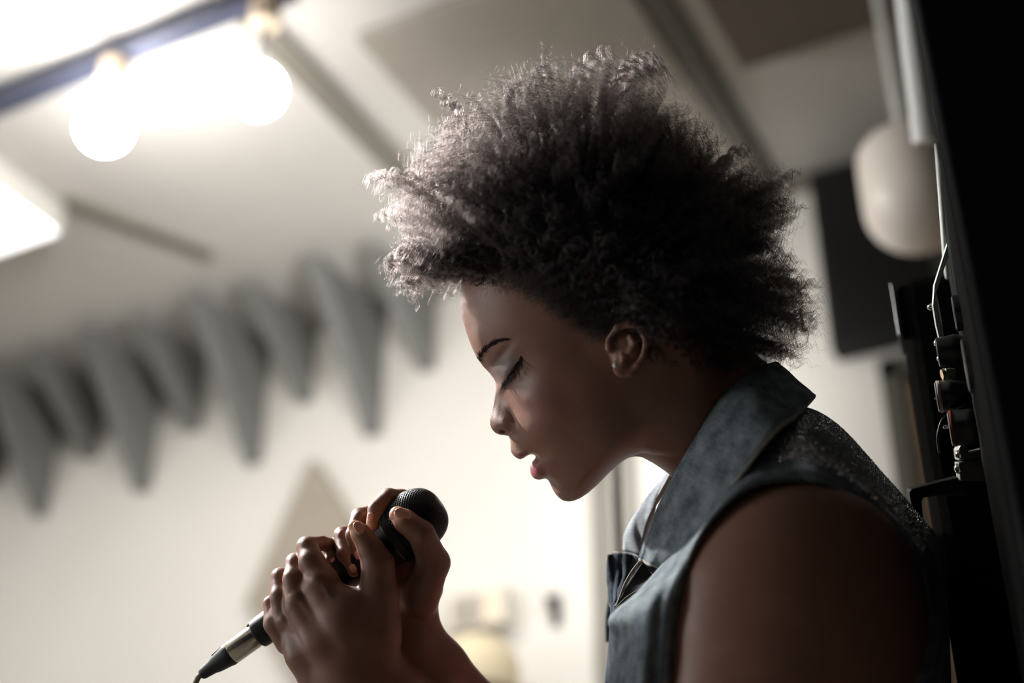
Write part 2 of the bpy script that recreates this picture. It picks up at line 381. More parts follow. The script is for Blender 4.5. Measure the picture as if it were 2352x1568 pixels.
# ------------------------------------------------------------------ implicit-surface tools (work in U,V,w units of 0.36 mm)
class Field:
    def __init__(self, lo, hi, h):
        self.lo = np.array(lo, float); self.h = h
        self.n = np.ceil((np.array(hi) - self.lo) / h).astype(int) + 1
        self.F = np.full(self.n, 1e3, np.float32)
    def axes(self, a, b):
        i0 = np.clip(np.floor((a - self.lo) / self.h).astype(int), 0, self.n - 1)
        i1 = np.clip(np.ceil((b - self.lo) / self.h).astype(int) + 1, 1, self.n)
        if np.any(i1 <= i0): return None
        sl = tuple(slice(i0[k], i1[k]) for k in range(3))
        ax = [self.lo[k] + self.h * np.arange(i0[k], i1[k], dtype=np.float32) for k in range(3)]
        return sl, np.ix_(*ax)
    def _blend(self, sl, d, k, op):
        A = self.F[sl]
        if op == 'add':
            if k <= 0: self.F[sl] = np.minimum(A, d); return
            h = np.clip(0.5 + 0.5 * (A - d) / k, 0, 1); r = A * (1 - h) + d * h - k * h * (1 - h)
            self.F[sl] = np.where(A > 900, d, r)
        else:
            h = np.clip(0.5 - 0.5 * (A + d) / k, 0, 1); self.F[sl] = A * (1 - h) - d * h + k * h * (1 - h)
    def cap(self, a, b, ra, rb, k=6, op='add', sq=None):
        """round cone a->b. sq=(axis vector, factor): flatten along that axis"""
        a = np.array(a, float); b = np.array(b, float); R = max(ra, rb)
        m = R * (1.0 if op != 'add' else 1.0) + max(k, 2) + 30
        r = self.axes(np.minimum(a, b) - m, np.maximum(a, b) + m)
        if r is None: return
        sl, (X, Y, Z) = r
        ab = b - a; L2 = float(ab @ ab) + 1e-9
        px, py, pz = X - a[0], Y - a[1], Z - a[2]
        t = np.clip((px * ab[0] + py * ab[1] + pz * ab[2]) / L2, 0, 1)
        dx, dy, dz = px - t * ab[0], py - t * ab[1], pz - t * ab[2]
        if sq is not None:
            n = np.array(sq[0], float); n /= np.linalg.norm(n); f = sq[1]
            q = dx * n[0] + dy * n[1] + dz * n[2]; g = (1 / f - 1)
            dx = dx + g * q * n[0]; dy = dy + g * q * n[1]; dz = dz + g * q * n[2]
        d = np.sqrt(dx * dx + dy * dy + dz * dz) - (ra + (rb - ra) * t)
        self._blend(sl, d.astype(np.float32), k, op)
    def chain(self, pts, rs, k=6, **kw):
        for i in range(len(pts) - 1): self.cap(pts[i], pts[i+1], rs[i], rs[i+1], k, **kw)
    def ell(self, c, r, axes=None, k=6, op='add'):
        c = np.array(c, float); r = np.array(r, float); m = r.max() + max(k, 2) + 20
        rr = self.axes(c - m, c + m)
        if rr is None: return
        sl, (X, Y, Z) = rr
        A = np.eye(3) if axes is None else np.array(axes, float)
        px, py, pz = X - c[0], Y - c[1], Z - c[2]
        q = [(px * A[i][0] + py * A[i][1] + pz * A[i][2]) for i in range(3)]
        k0 = np.sqrt(sum((q[i] / r[i]) ** 2 for i in range(3)))
        k1 = np.sqrt(sum((q[i] / r[i] ** 2) ** 2 for i in range(3))) + 1e-6
        d = k0 * (k0 - 1) / k1
        d = np.where(k0 < 0.05, -r.min(), d)
        self._blend(sl, d.astype(np.float32), k, op)
    def smooth(self, it=1):
        for _ in range(it):
            for ax in range(3):
                F = self.F; G = F.copy()
                s = [slice(None)] * 3; a = list(s); b = list(s); c = list(s)
                a[ax] = slice(0, -2); b[ax] = slice(1, -1); c[ax] = slice(2, None)
                G[tuple(b)] = 0.25 * F[tuple(a)] + 0.5 * F[tuple(b)] + 0.25 * F[tuple(c)]
                self.F = G
    def mesh(self):
        F = self.F; nx, ny, nz = F.shape; ins = F < 0
        c = [ins[i:nx-1+i, j:ny-1+j, k:nz-1+k] for i in (0, 1) for j in (0, 1) for k in (0, 1)]
        tot = sum(x.astype(np.int8) for x in c)
        act = (tot > 0) & (tot < 8)
        idx = np.full(act.shape, -1, np.int64); cells = np.argwhere(act); idx[act] = np.arange(len(cells))
        acc = np.zeros((len(cells), 3)); cnt = np.zeros(len(cells))
        I, J, K = cells.T
        for ax in range(3):
            for o1 in (0, 1):
                for o2 in (0, 1):
                    off = [0, 0, 0]; oth = [q for q in range(3) if q != ax]; off[oth[0]] = o1; off[oth[1]] = o2
                    f0 = F[I+off[0], J+off[1], K+off[2]]; off2 = list(off); off2[ax] = 1
                    f1 = F[I+off2[0], J+off2[1], K+off2[2]]
                    m = (f0 < 0) != (f1 < 0); t = np.where(m, f0 / (f0 - f1 + 1e-12), 0)
                    p = np.zeros((len(cells), 3)); p[:, oth[0]] = o1; p[:, oth[1]] = o2; p[:, ax] = t
                    acc[m] += p[m]; cnt[m] += 1
        V = self.lo + (cells + acc / cnt[:, None]) * self.h
        quads = []
        for ax in range(3):
            a = [slice(None)] * 3; b = [slice(None)] * 3; a[ax] = slice(0, -1); b[ax] = slice(1, None)
            s0 = ins[tuple(a)]; s1 = ins[tuple(b)]; e = np.argwhere(s0 != s1)
            oth = [(ax + 1) % 3, (ax + 2) % 3]
            ok = (e[:, oth[0]] > 0) & (e[:, oth[1]] > 0) & (e[:, oth[0]] < F.shape[oth[0]]-1) & (e[:, oth[1]] < F.shape[oth[1]]-1)
            e = e[ok]
            def cell(d1, d2):
                q = e.copy(); q[:, oth[0]] -= d1; q[:, oth[1]] -= d2; return idx[q[:, 0], q[:, 1], q[:, 2]]
            q = np.stack([cell(1, 1), cell(0, 1), cell(0, 0), cell(1, 0)], 1)
            flip = s0[e[:, 0], e[:, 1], e[:, 2]] == False
            q[flip] = q[flip][:, ::-1]
            quads.append(q)
        Qd = np.concatenate(quads); Qd = Qd[(Qd >= 0).all(1)]
        # U,V,w -> world flips handedness once (V points down): reverse
        return V, Qd[:, ::-1]

def relax(V, Qd, it=2, lam=0.5):
    e = np.concatenate([Qd[:, [0, 1]], Qd[:, [1, 2]], Qd[:, [2, 3]], Qd[:, [3, 0]]])
    e = np.concatenate([e, e[:, ::-1]])
    n = len(V); deg = np.bincount(e[:, 0], minlength=n).astype(float); deg[deg == 0] = 1
    for _ in range(it):
        A = np.stack([np.bincount(e[:, 0], weights=V[e[:, 1], k], minlength=n) for k in range(3)], 1) / deg[:, None]
        V = V + lam * (A - V)
    return V

def poly_sdf(X, Y, pts):
    """signed distance to polygon, positive inside"""
    pts = np.array(pts, float); d = np.full(X.shape, 1e9); ins = np.zeros(X.shape, bool)
    for i in range(len(pts)):
        a = pts[i]; b = pts[(i + 1) % len(pts)]; e = b - a
        wx, wy = X - a[0], Y - a[1]
        t = np.clip((wx * e[0] + wy * e[1]) / (e @ e + 1e-9), 0, 1)
        d = np.minimum(d, (wx - t * e[0]) ** 2 + (wy - t * e[1]) ** 2)
        c = ((a[1] > Y) != (b[1] > Y)) & (X < (b[0] - a[0]) * (Y - a[1]) / (b[1] - a[1] + 1e-12) + a[0])
        ins ^= c
    d = np.sqrt(d)
    return np.where(ins, d, -d)

def catmull(pts, n):
    """dense Catmull-Rom through pts (m,k), n samples per span"""
    p = np.array(pts, float); p = np.vstack([2*p[0]-p[1], p, 2*p[-1]-p[-2]]); out = []
    for i in range(1, len(p) - 2):
        t = np.linspace(0, 1, n, endpoint=False)[:, None]
        out.append(0.5 * ((2*p[i]) + (-p[i-1]+p[i+1])*t + (2*p[i-1]-5*p[i]+4*p[i+1]-p[i+2])*t**2 + (-p[i-1]+3*p[i]-3*p[i+1]+p[i+2])*t**3))
    out.append(p[-2][None]); return np.vstack(out)

# ------------------------------------------------------------------ head
PROFILE = [(1060,645),(1058,695),(1061,722),(1066,745),(1074,771),(1083,795),(1091,812),(1099.5,828),(1110,842),(1124,856),(1133,867),(1139,878),(1138,894),
 (1135,912),(1131,931),(1127,950),(1124.5,965),(1125.5,977),(1130,987),(1137,994),(1147,998),(1158,999),(1168,1000),(1172,1008),(1173,1020),(1172.5,1031),
 (1174,1038),(1179,1045),(1186,1051),(1194,1054),(1201,1052),(1208,1047),(1216,1042),(1224,1041.5),(1231,1045),(1232,1050),(1228,1056),(1222,1062),(1218,1071),(1218,1081),
 (1220,1090),(1225,1097),(1232,1101),(1241,1101),(1250,1098),(1256,1099),(1261,1104),(1265,1113),(1269,1122),(1276,1134),(1284,1143),(1293,1149),(1306,1151.5),(1319,1149),
 (1333,1143),(1352,1130),(1375,1109),(1398,1085),(1415,1069),(1434,1055),(1470,1034),(1560,1040),(1640,1000),(1670,880),(1640,760),(1590,600),(1500,460),(1380,415),(1240,430),(1130,500),(1078,570)]
CTRL = [(1062,600,40),(1090,600,85),(1130,600,120),(1200,600,160),(1300,600,190),(1420,600,205),(1540,600,200),
 (1060,700,35),(1080,690,62),(1110,690,95),(1150,690,125),(1210,690,155),(1300,700,182),(1400,700,198),
 (1070,760,30),(1090,760,55),(1120,755,90),(1150,750,118),(1200,755,146),(1270,760,168),
 (1100,825,24),(1112,812,52),(1130,797,82),(1158,786,112),(1190,800,130),(1230,815,146),
 (1122,848,20),(1140,878,18),(1150,888,36),(1140,852,52),(1160,842,84),(1172,856,88),(1162,868,72),(1192,828,116),(1184,872,88),(1205,855,116),(1235,865,138),
 (1135,905,8),(1139,930,10),(1150,905,20),(1160,920,30),(1170,932,44),(1131,970,14),(1142,968,26),(1155,965,38),(1167,972,43),(1180,985,46),(1172,945,42),
 (1168,903,54),(1186,908,84),(1205,918,110),(1240,930,136),(1290,900,155),(1350,860,172),
 (1192,955,74),(1212,980,96),(1240,990,118),(1290,980,142),(1350,960,160),
 (1176,1022,18),(1186,1018,36),(1200,1010,58),(1222,1012,86),(1181,1045,18),(1195,1046,34),(1210,1037,50),
 (1240,1046,68),(1258,1060,84),(1222,1082,20),(1234,1085,40),(1246,1078,56),(1250,1097,44),
 (1268,1117,24),(1285,1130,44),(1302,1112,72),(1310,1140,50),(1270,1084,72),(1284,1034,112),
 (1340,1120,84),(1380,1090,110),(1340,1060,120),(1400,1060,130),(1330,1010,138),(1400,1000,152),(1450,940,160),(1440,1030,138),(1500,950,152),(1570,960,140),(1640,960,128),(1510,1020,110),(1580,1030,112),
 (1420,860,176),(1380,820,178),(1440,800,188),(1500,800,188),(1340,800,172),(1570,700,190),(1600,860,160),(1560,500,180),(1300,450,150)]
EDGE_R = [(1065,640,46),(1060,720,40),(1090,810,24),(1135,875,16),(1128,950,15),(1150,995,13),(1174,1020,14),(1192,1050,12),(1230,1048,9),(1222,1085,13),(1250,1097,15),
 (1270,1120,24),(1305,1150,40),(1370,1110,60),(1430,1060,70),(1500,1040,90),(1640,1000,120),(1590,700,120),(1400,420,150),(1130,500,90)]

def head_field():
    h = 2.0
    fd = Field((1030, 395, -262), (1790, 1300, 262), h)
    ax = [fd.lo[k] + fd.h * np.arange(fd.n[k]) for k in range(3)]
    X, Y = np.meshgrid(ax[0], ax[1], indexing='ij')
    d = poly_sdf(X, Y, PROFILE)
    C = np.array([list(Q(x, y, w)) for x, y, w in CTRL]); px, py, w = C.T
    def phi(r2): return 0.5 * r2 * np.log(r2 + 1e-6)
    n = len(C); K = phi((px[:, None]-px)**2 + (py[:, None]-py)**2) / 1e4
    K += np.eye(n) * 0.012
    Pm = np.stack([np.ones(n), px/1000, py/1000], 1)
    A = np.block([[K, Pm], [Pm.T, np.zeros((3, 3))]])
    sol = np.linalg.solve(A, np.concatenate([w, np.zeros(3)]))
    Wb = sol[n] + sol[n+1]*X/1000 + sol[n+2]*Y/1000
    for i in range(n): Wb += sol[i] * phi((X-px[i])**2 + (Y-py[i])**2) / 1e4
    num = 0; den = 0
    for x, y, r in EDGE_R:
        q = 1 / ((X-x)**2 + (Y-y)**2 + 60.0) ** 1.5; num = num + q * r; den = den + q
    R = num / den
    t = np.clip(d / R, 0, 1); g = np.sqrt(np.clip(1 - (1 - t) ** 2, 0, 1))
    Wb = np.clip(Wb, 3.0, 215)
    def gauss(cx, cy, sx, sy, ang, amp, w=60):
        q = Q(cx, cy, w); c, s = math.cos(math.radians(ang)), math.sin(math.radians(ang))
        u = (X-q[0])*c + (Y-q[1])*s; v = -(X-q[0])*s + (Y-q[1])*c
        return amp * np.exp(-0.5*((u/sx)**2 + (v/sy)**2))
    # eyeball under the lowered lid, crease above it, lash step, ala groove, philtrum column, lip borders
    Wb = Wb + gauss(1163, 856, 20, 12, -56, 9) - gauss(1180, 868, 20, 4.5, -58, 8) - gauss(1150, 818, 22, 6, -50, 7)
    Wb = Wb + gauss(1157, 975, 11, 10, 0, 7) - gauss(1181, 958, 5, 16, -28, 9) - gauss(1176, 1000, 9, 5, 0, 7)
    Wb = Wb + gauss(1190, 1047, 12, 6, -10, 3) + gauss(1232, 1083, 10, 10, 0, 4) - gauss(1254, 1090, 6, 8, 0, 5) - gauss(1232, 1052, 8, 5, 0, 6)
    W = np.where(d > 0, Wb * g, d * 1.5)
    gx, gy = np.gradient(W, h)
    nrm = np.sqrt(1 + np.minimum(gx**2 + gy**2, 6.0))
    Z = np.abs(ax[2])[None, None, :]
    fd.F = ((Z - W[:, :, None]) / nrm[:, :, None]).astype(np.float32)
    # skull
    ea = (0.907, -0.42, 0); eb = (0.42, 0.907, 0)
    fd.ell((1345, 640, 0), (258, 218, 196), (ea, eb, (0, 0, 1)), k=24)
    # neck
    fd.cap((1470, 868, 0), (1830, 1140, 0), 126, 150, k=48)
    fd.cap((1540, 785, 0), (1740, 962, 0), 104, 112, k=30)
    fd.smooth(1)
    # nostrils
    for sgn in (1, -1):
        q = Q(1156, 991, 20*sgn)
        fd.ell(q, (9, 6.5, 8), ((.8, -.5, 0), (.5, .8, 0), (0, 0, 1)), k=3, op='sub')
        # ears
        def E(x, y, w): v = Q(x, y, w); return np.array([v[0], v[1], v[2]*sgn])
        fd.ell(E(1440, 812, 196), (36, 52, 15), ((.97, -.18, .3*sgn), (.2, .98, 0), (-.28*sgn, 0, .95)), k=10)
        helix = [E(1400,775,196),E(1418,752,208),E(1448,744,216),E(1474,756,222),E(1484,785,224),E(1478,815,220),E(1464,838,214),E(1448,856,208)]
        fd.chain(helix, [6,7,7.5,7.5,7.5,7,7,7], k=5)
        fd.ell(E(1430, 846, 206), (21, 20, 9), None, k=9)
        anti = [E(1448,772,212),E(1458,790,214),E(1450,806,214),E(1434,816,213),E(1430,832,211)]
        fd.chain(anti, [6,7,7,7,6], k=7)
        fd.ell(E(1468, 800, 224), (5, 22, 7), ((.97, .2, 0), (-.2, .97, 0), (0, 0, 1)), k=4, op='sub')
        fd.ell(E(1452, 826, 222), (8, 10, 8), None, k=4, op='sub')
        fd.chain([E(1414,772,216),E(1413,800,214),E(1415,822,216)], [8,9,6], k=4, op='sub')
        fd.ell(E(1432, 795, 222), (11, 18, 12), None, k=5, op='sub')
        fd.cap(E(1400,800,196), E(1398,785,194), 10, 8, k=6)
    V, q = fd.mesh()
    return relax(V, q, 2, 0.5), q

# ------------------------------------------------------------------ hands
NAILS = []      # (centre, tip direction, outward normal, half length, half width)
def hands_field():
    fd = Field((585, 1085, -215), (1290, 1790, 235), 2.3)
    q = Q
    # --- right hand (far side of the microphone), fingers curl over the top towards the viewer
    def finger(pts, rs, k=5):
        fd.chain([q(*p) for p in pts], rs, k)
    # palm and thenar of the right hand
    fd.chain([q(962,1368,-18), q(958,1450,-34), q(1010,1530,-48), q(1090,1640,-50), q(1200,1790,-50)], [44, 52, 62, 74, 84], k=20)
    fd.chain([q(905,1300,-82), q(950,1440,-64)], [46, 50], k=18)
    fd.chain([q(845,1260,-92), q(905,1400,-76)], [34, 44], k=18)
    fd.chain([q(945,1235,-80), q(975,1350,-50)], [34, 44], k=16)
    # knuckles (MCP) far side -> PIP over the top -> tips on the near side
    finger([(960,1180,-88),(922,1148,-46),(893,1143,-10)], [27,25,22])
    finger([(893,1143,-10),(866,1170,20),(858,1202,36)], [22,21,17.5])
    finger([(905,1215,-98),(862,1180,-56),(826,1186,-14)], [26,23,20])
    finger([(826,1186,-14),(812,1228,26),(826,1282,36)], [20,18,15])
    finger([(872,1250,-98),(822,1222,-60),(786,1228,-18)], [25,22,19])
    finger([(786,1228,-18),(791,1272,28),(812,1310,36)], [19,18,16])
    finger([(840,1290,-92),(790,1262,-60),(757,1262,-24)], [22,19,16.5])
    finger([(757,1262,-24),(762,1285,8),(777,1304,20)], [16,15.5,13])
    # right thumb on the near-right side of the microphone
    finger([(965,1375,8),(996,1292,34),(968,1226,82)], [44,36,30.5], k=12)
    finger([(968,1226,82),(930,1196,86),(914,1182,80)], [30.5,26,20])
    # --- left hand (near side)
    # back of the hand
    n = (0.1, 0.1, 1.0)
    fd.chain([q(735,1345,78), q(790,1430,98), q(812,1520,94)], [42, 56, 62], k=22)
    fd.chain([q(690,1392,72), q(745,1470,92), q(800,1560,86)], [38, 50, 66], k=22)
    fd.chain([q(672,1432,54), q(702,1498,70), q(760,1580,70)], [32, 44, 62], k=20)
    fd.chain([q(868,1370,84), q(858,1450,86), q(850,1530,80)], [48, 60, 66], k=20)
    fd.chain([q(800,1400,98), q(830,1480,92)], [50, 58], k=20)
    fd.chain([q(815,1540,66), q(900,1640,84), q(1040,1790,130)], [92, 96, 104], k=24)
    # fingers of the left hand wrap round the far side
    finger([(742,1335,84),(716,1290,70),(705,1255,38)], [36,28,24], k=9)
    finger([(705,1255,38),(738,1247,4),(768,1251,-24)], [23,17,14])
    finger([(684,1374,72),(676,1330,60),(678,1292,26)], [31,25,22.5], k=9)
    finger([(678,1292,26),(712,1290,-20),(744,1300,-52)], [22,19,16])
    finger([(654,1424,58),(644,1370,50),(643,1324,14)], [27,22,20], k=9)
    finger([(643,1324,14),(680,1322,-34),(716,1334,-58)], [20,18,15])
    finger([(660,1476,50),(630,1432,50),(622,1386,20)], [27,23,18], k=9)
    finger([(622,1386,20),(650,1366,-36),(688,1372,-66)], [17,15,13])
    # left thumb
    finger([(868,1370,84),(868,1296,88),(852,1262,88)], [46,35,29.5], k=12)
    finger([(852,1262,88),(828,1224,88),(815,1209,84)], [29.5,22,15.5])
    # tendons / knuckle bumps on the back of the hand
    for a, b in (((738,1328,112),(800,1440,146)), ((684,1368,98),(760,1470,134)), ((654,1420,78),(720,1500,114))):
        fd.cap(q(*a), q(*b), 7, 3, k=9)
    for c, r in (((730,1326,108),16), ((680,1372,92),14), ((654,1420,76),12), ((706,1250,52),12), ((677,1290,40),11), ((643,1322,26),10), ((893,1141,4),12), ((826,1184,4),10), ((786,1226,0),9), ((1004,1282,38),15), ((968,1222,100),12)):
        fd.ell(q(*c), (r, r, r), None, k=9)
    # web crease between left thumb and index, skin folds
    fd.cap(q(822,1340,150), q(850,1384,144), 5, 3, k=7, op='sub')
    fd.chain([q(925,1430,-16), q(940,1500,-16), q(990,1580,-20)], [46, 62, 84], k=20)
    fd.cap(q(918,1338,80), q(916,1460,90), 6, 6, k=8, op='sub')
    fd.smooth(1)
    V, qd = fd.mesh()
    V = relax(V, qd, 2, 0.5)
    return V, qd, fd

def torso_field():
    fd = Field((1240, 980, -620), (2420, 2180, 640), 11.0)
    fd.ell((1800, 1620, 0), (310, 460, 340), ((.97, .22, 0), (-.22, .97, 0), (0, 0, 1)), k=50)
    fd.cap((1850, 1250, -300), (1850, 1250, 300), 120, 120, k=60)
    fd.cap((1640, 1010, 0), (1850, 1240, 0), 130, 150, k=50)
    for s in (1, -1):
        c = Q(1845, 1330, 400)
        e = Q(1560, 2050, 380)
        fd.ell((1762 if s > 0 else 1840, 1347, s*360), (262, 284, 166) if s > 0 else (190, 200, 140), None, k=24)
        fd.cap((c[0]-52 if s > 0 else c[0]+60, c[1]+150, s*370), (e[0]+(60 if s > 0 else 160), e[1], s*380), 208 if s > 0 else 160, 150, k=24, sq=((0, 0, 1), 0.72))
    # forearms back to the hands
    fd.cap(Q(1620, 2140, 360), Q(1000, 1750, 110), 118, 98, k=40)
    fd.cap(Q(1600, 2140, -330), Q(1170, 1750, -50), 118, 80, k=40)
    fd.smooth(1)
    V, q = fd.mesh()
    return relax(V, q, 2, 0.5), q

singer = empty('person', (-0.50, 0.95, 0.0))
tag(singer, 'woman with curly afro in sleeveless denim vest singing, eyes closed, gripping a microphone', 'person')

def smat_skin():
    m = mat('brown_skin', (0.2, 0.1, 0.07), 0.48, spec=0.38)
    nt = m.node_tree; b = nt.nodes['Principled BSDF']
    at = nt.nodes.new('ShaderNodeAttribute'); at.attribute_name = 'tint'
    tc = nt.nodes.new('ShaderNodeTexCoord')
    n = nt.nodes.new('ShaderNodeTexNoise'); n.inputs['Scale'].default_value = 60; n.inputs['Detail'].default_value = 6
    mr = nt.nodes.new('ShaderNodeMapRange'); mr.inputs[3].default_value = 0.86; mr.inputs[4].default_value = 1.14
    sc = nt.nodes.new('ShaderNodeVectorMath'); sc.operation = 'SCALE'
    nt.links.new(tc.outputs['Object'], n.inputs['Vector']); nt.links.new(n.outputs['Fac'], mr.inputs[0])
    nt.links.new(at.outputs['Color'], sc.inputs[0]); nt.links.new(mr.outputs[0], sc.inputs['Scale'])
    nt.links.new(sc.outputs[0], b.inputs['Base Color'])
    n2 = nt.nodes.new('ShaderNodeTexVoronoi'); n2.inputs['Scale'].default_value = 900
    n3 = nt.nodes.new('ShaderNodeTexNoise'); n3.inputs['Scale'].default_value = 700; n3.inputs['Detail'].default_value = 4
    ad = nt.nodes.new('ShaderNodeMath'); ad.operation = 'ADD'
    bp = nt.nodes.new('ShaderNodeBump'); bp.inputs['Strength'].default_value = 0.22; bp.inputs['Distance'].default_value = 0.00025
    nt.links.new(tc.outputs['Object'], n2.inputs['Vector']); nt.links.new(tc.outputs['Object'], n3.inputs['Vector'])
    nt.links.new(n2.outputs['Distance'], ad.inputs[0]); nt.links.new(n3.outputs['Fac'], ad.inputs[1])
    nt.links.new(ad.outputs[0], bp.inputs['Height']); nt.links.new(bp.outputs[0], b.inputs['Normal'])
    b.inputs['Subsurface Weight'].default_value = 0.12
    b.inputs['Subsurface Radius'].default_value = (1.0, 0.35, 0.2)
    b.inputs['Subsurface Scale'].default_value = 0.006
    return m
M_skin = smat_skin()

BASE = np.array([0.235, 0.115, 0.078])
def tint(V, hands=False):
    C = np.tile(BASE, (len(V), 1)).astype(float)
    def blob(x, y, w, sx, sy, ang, col, amt, zmin=None):
        q = Q(x, y, w); c, s = math.cos(math.radians(ang)), math.sin(math.radians(ang))
        u = (V[:, 0]-q[0])*c + (V[:, 1]-q[1])*s; v = -(V[:, 0]-q[0])*s + (V[:, 1]-q[1])*c
        a = amt*np.exp(-0.5*((u/sx)**2+(v/sy)**2)**1.5)[:, None]
        C[:] = C*(1-a) + np.array(col)*a
    if not hands:
        blob(1155, 842, 70, 36, 22, -52, (0.10, 0.075, 0.078), 0.75)      # eyeshadow
        blob(1260, 930, 120, 60, 40, -30, (0.26, 0.09, 0.075), 0.55)      # blush
        blob(1190, 1048, 20, 16, 7, 10, (0.20, 0.060, 0.055), 0.9)        # upper lip
        blob(1231, 1082, 25, 12, 17, 0, (0.26, 0.065, 0.065), 0.95)       # lower lip
    else:
        for (x, y, w, s) in ((908,1182,84,30),(808,1208,90,28),(860,1205,40,14),(826,1285,40,13),(812,1312,38,13),(776,1304,24,11)):  # orange glow of backlit fingertips put into the skin colour
            q = Q(x, y, w); a = 0.9*np.exp(-0.5*(((V-q)**2).sum(1)/s**2))[:, None]
            C[:] = C*(1-a) + np.array((0.52, 0.25, 0.14))*a
    return np.hstack([C, np.ones((len(V), 1))])

hV, hQ = head_field()
aV, aQ, HF = hands_field()
tV, tQ = torso_field()
allV = np.vstack([hV, aV, tV]); allQ = np.vstack([hQ, aQ + len(hV), tQ + len(hV) + len(aV)])
allC = np.vstack([tint(hV), tint(aV, True), np.hstack([np.tile(BASE, (len(tV), 1)), np.ones((len(tV), 1))])])
body = link_mesh('body', TW(allV), allQ, M_skin, singer, smooth=True, col=allC)
# ------------------------------------------------------------------ hair
def smat_hair():
    m = bpy.data.materials.new('dark_curly_hair'); m.use_nodes = True
    nt = m.node_tree; nt.nodes.clear()
    out = nt.nodes.new('ShaderNodeOutputMaterial'); h = nt.nodes.new('ShaderNodeBsdfHairPrincipled')
    h.parametrization = 'COLOR'
    h.inputs['Color'].default_value = (0.009, 0.0065, 0.006, 1)
    h.inputs['Roughness'].default_value = 0.32
    h.inputs['Radial Roughness'].default_value = 0.4
    h.inputs['IOR'].default_value = 1.42
    nt.links.new(h.outputs[0], out.inputs['Surface'])
    return m
M_hair = smat_hair()
M_lash = mat('black_hair', (0.018, 0.014, 0.013), 0.8, spec=0.1)

HC = np.array([1350.0, 620.0])
OUTLINE = [(1050,648),(1020,672),(980,688),(945,715),(915,675),(898,628),(888,575),(872,520),(862,470),(872,430),(895,385),(925,335),(955,290),(990,240),(1045,222),(1100,212),(1155,190),
 (1210,178),(1262,150),(1330,135),(1400,128),(1475,138),(1540,175),(1578,215),(1620,265),(1680,325),(1740,362),(1800,395),(1832,420),(1815,460),(1822,495),(1800,530),(1790,560),(1815,590),
 (1840,645),(1858,690),(1872,745),(1852,800),(1806,850),(1765,872),(1700,870),(1620,890),(1540,900),(1480,880),(1400,800),(1250,760),(1120,700)]
_a = np.array([math.atan2(y - HC[1], x - HC[0]) for x, y in OUTLINE]); _r = np.array([math.hypot(x - HC[0], y - HC[1]) for x, y in OUTLINE])
_o = np.argsort(_a); _a = _a[_o]; _r = _r[_o]
_a = np.concatenate([_a - 2*math.pi, _a, _a + 2*math.pi]); _r = np.tile(_r, 3)
HAIRREG = [(1062,650),(1100,652),(1150,662),(1200,680),(1250,706),(1300,738),(1345,762),(1392,766),(1440,752),(1490,765),(1500,850),(1560,905),(1660,900),(1760,860),(1900,700),(1700,200),(1300,100),(900,200),(900,640)]

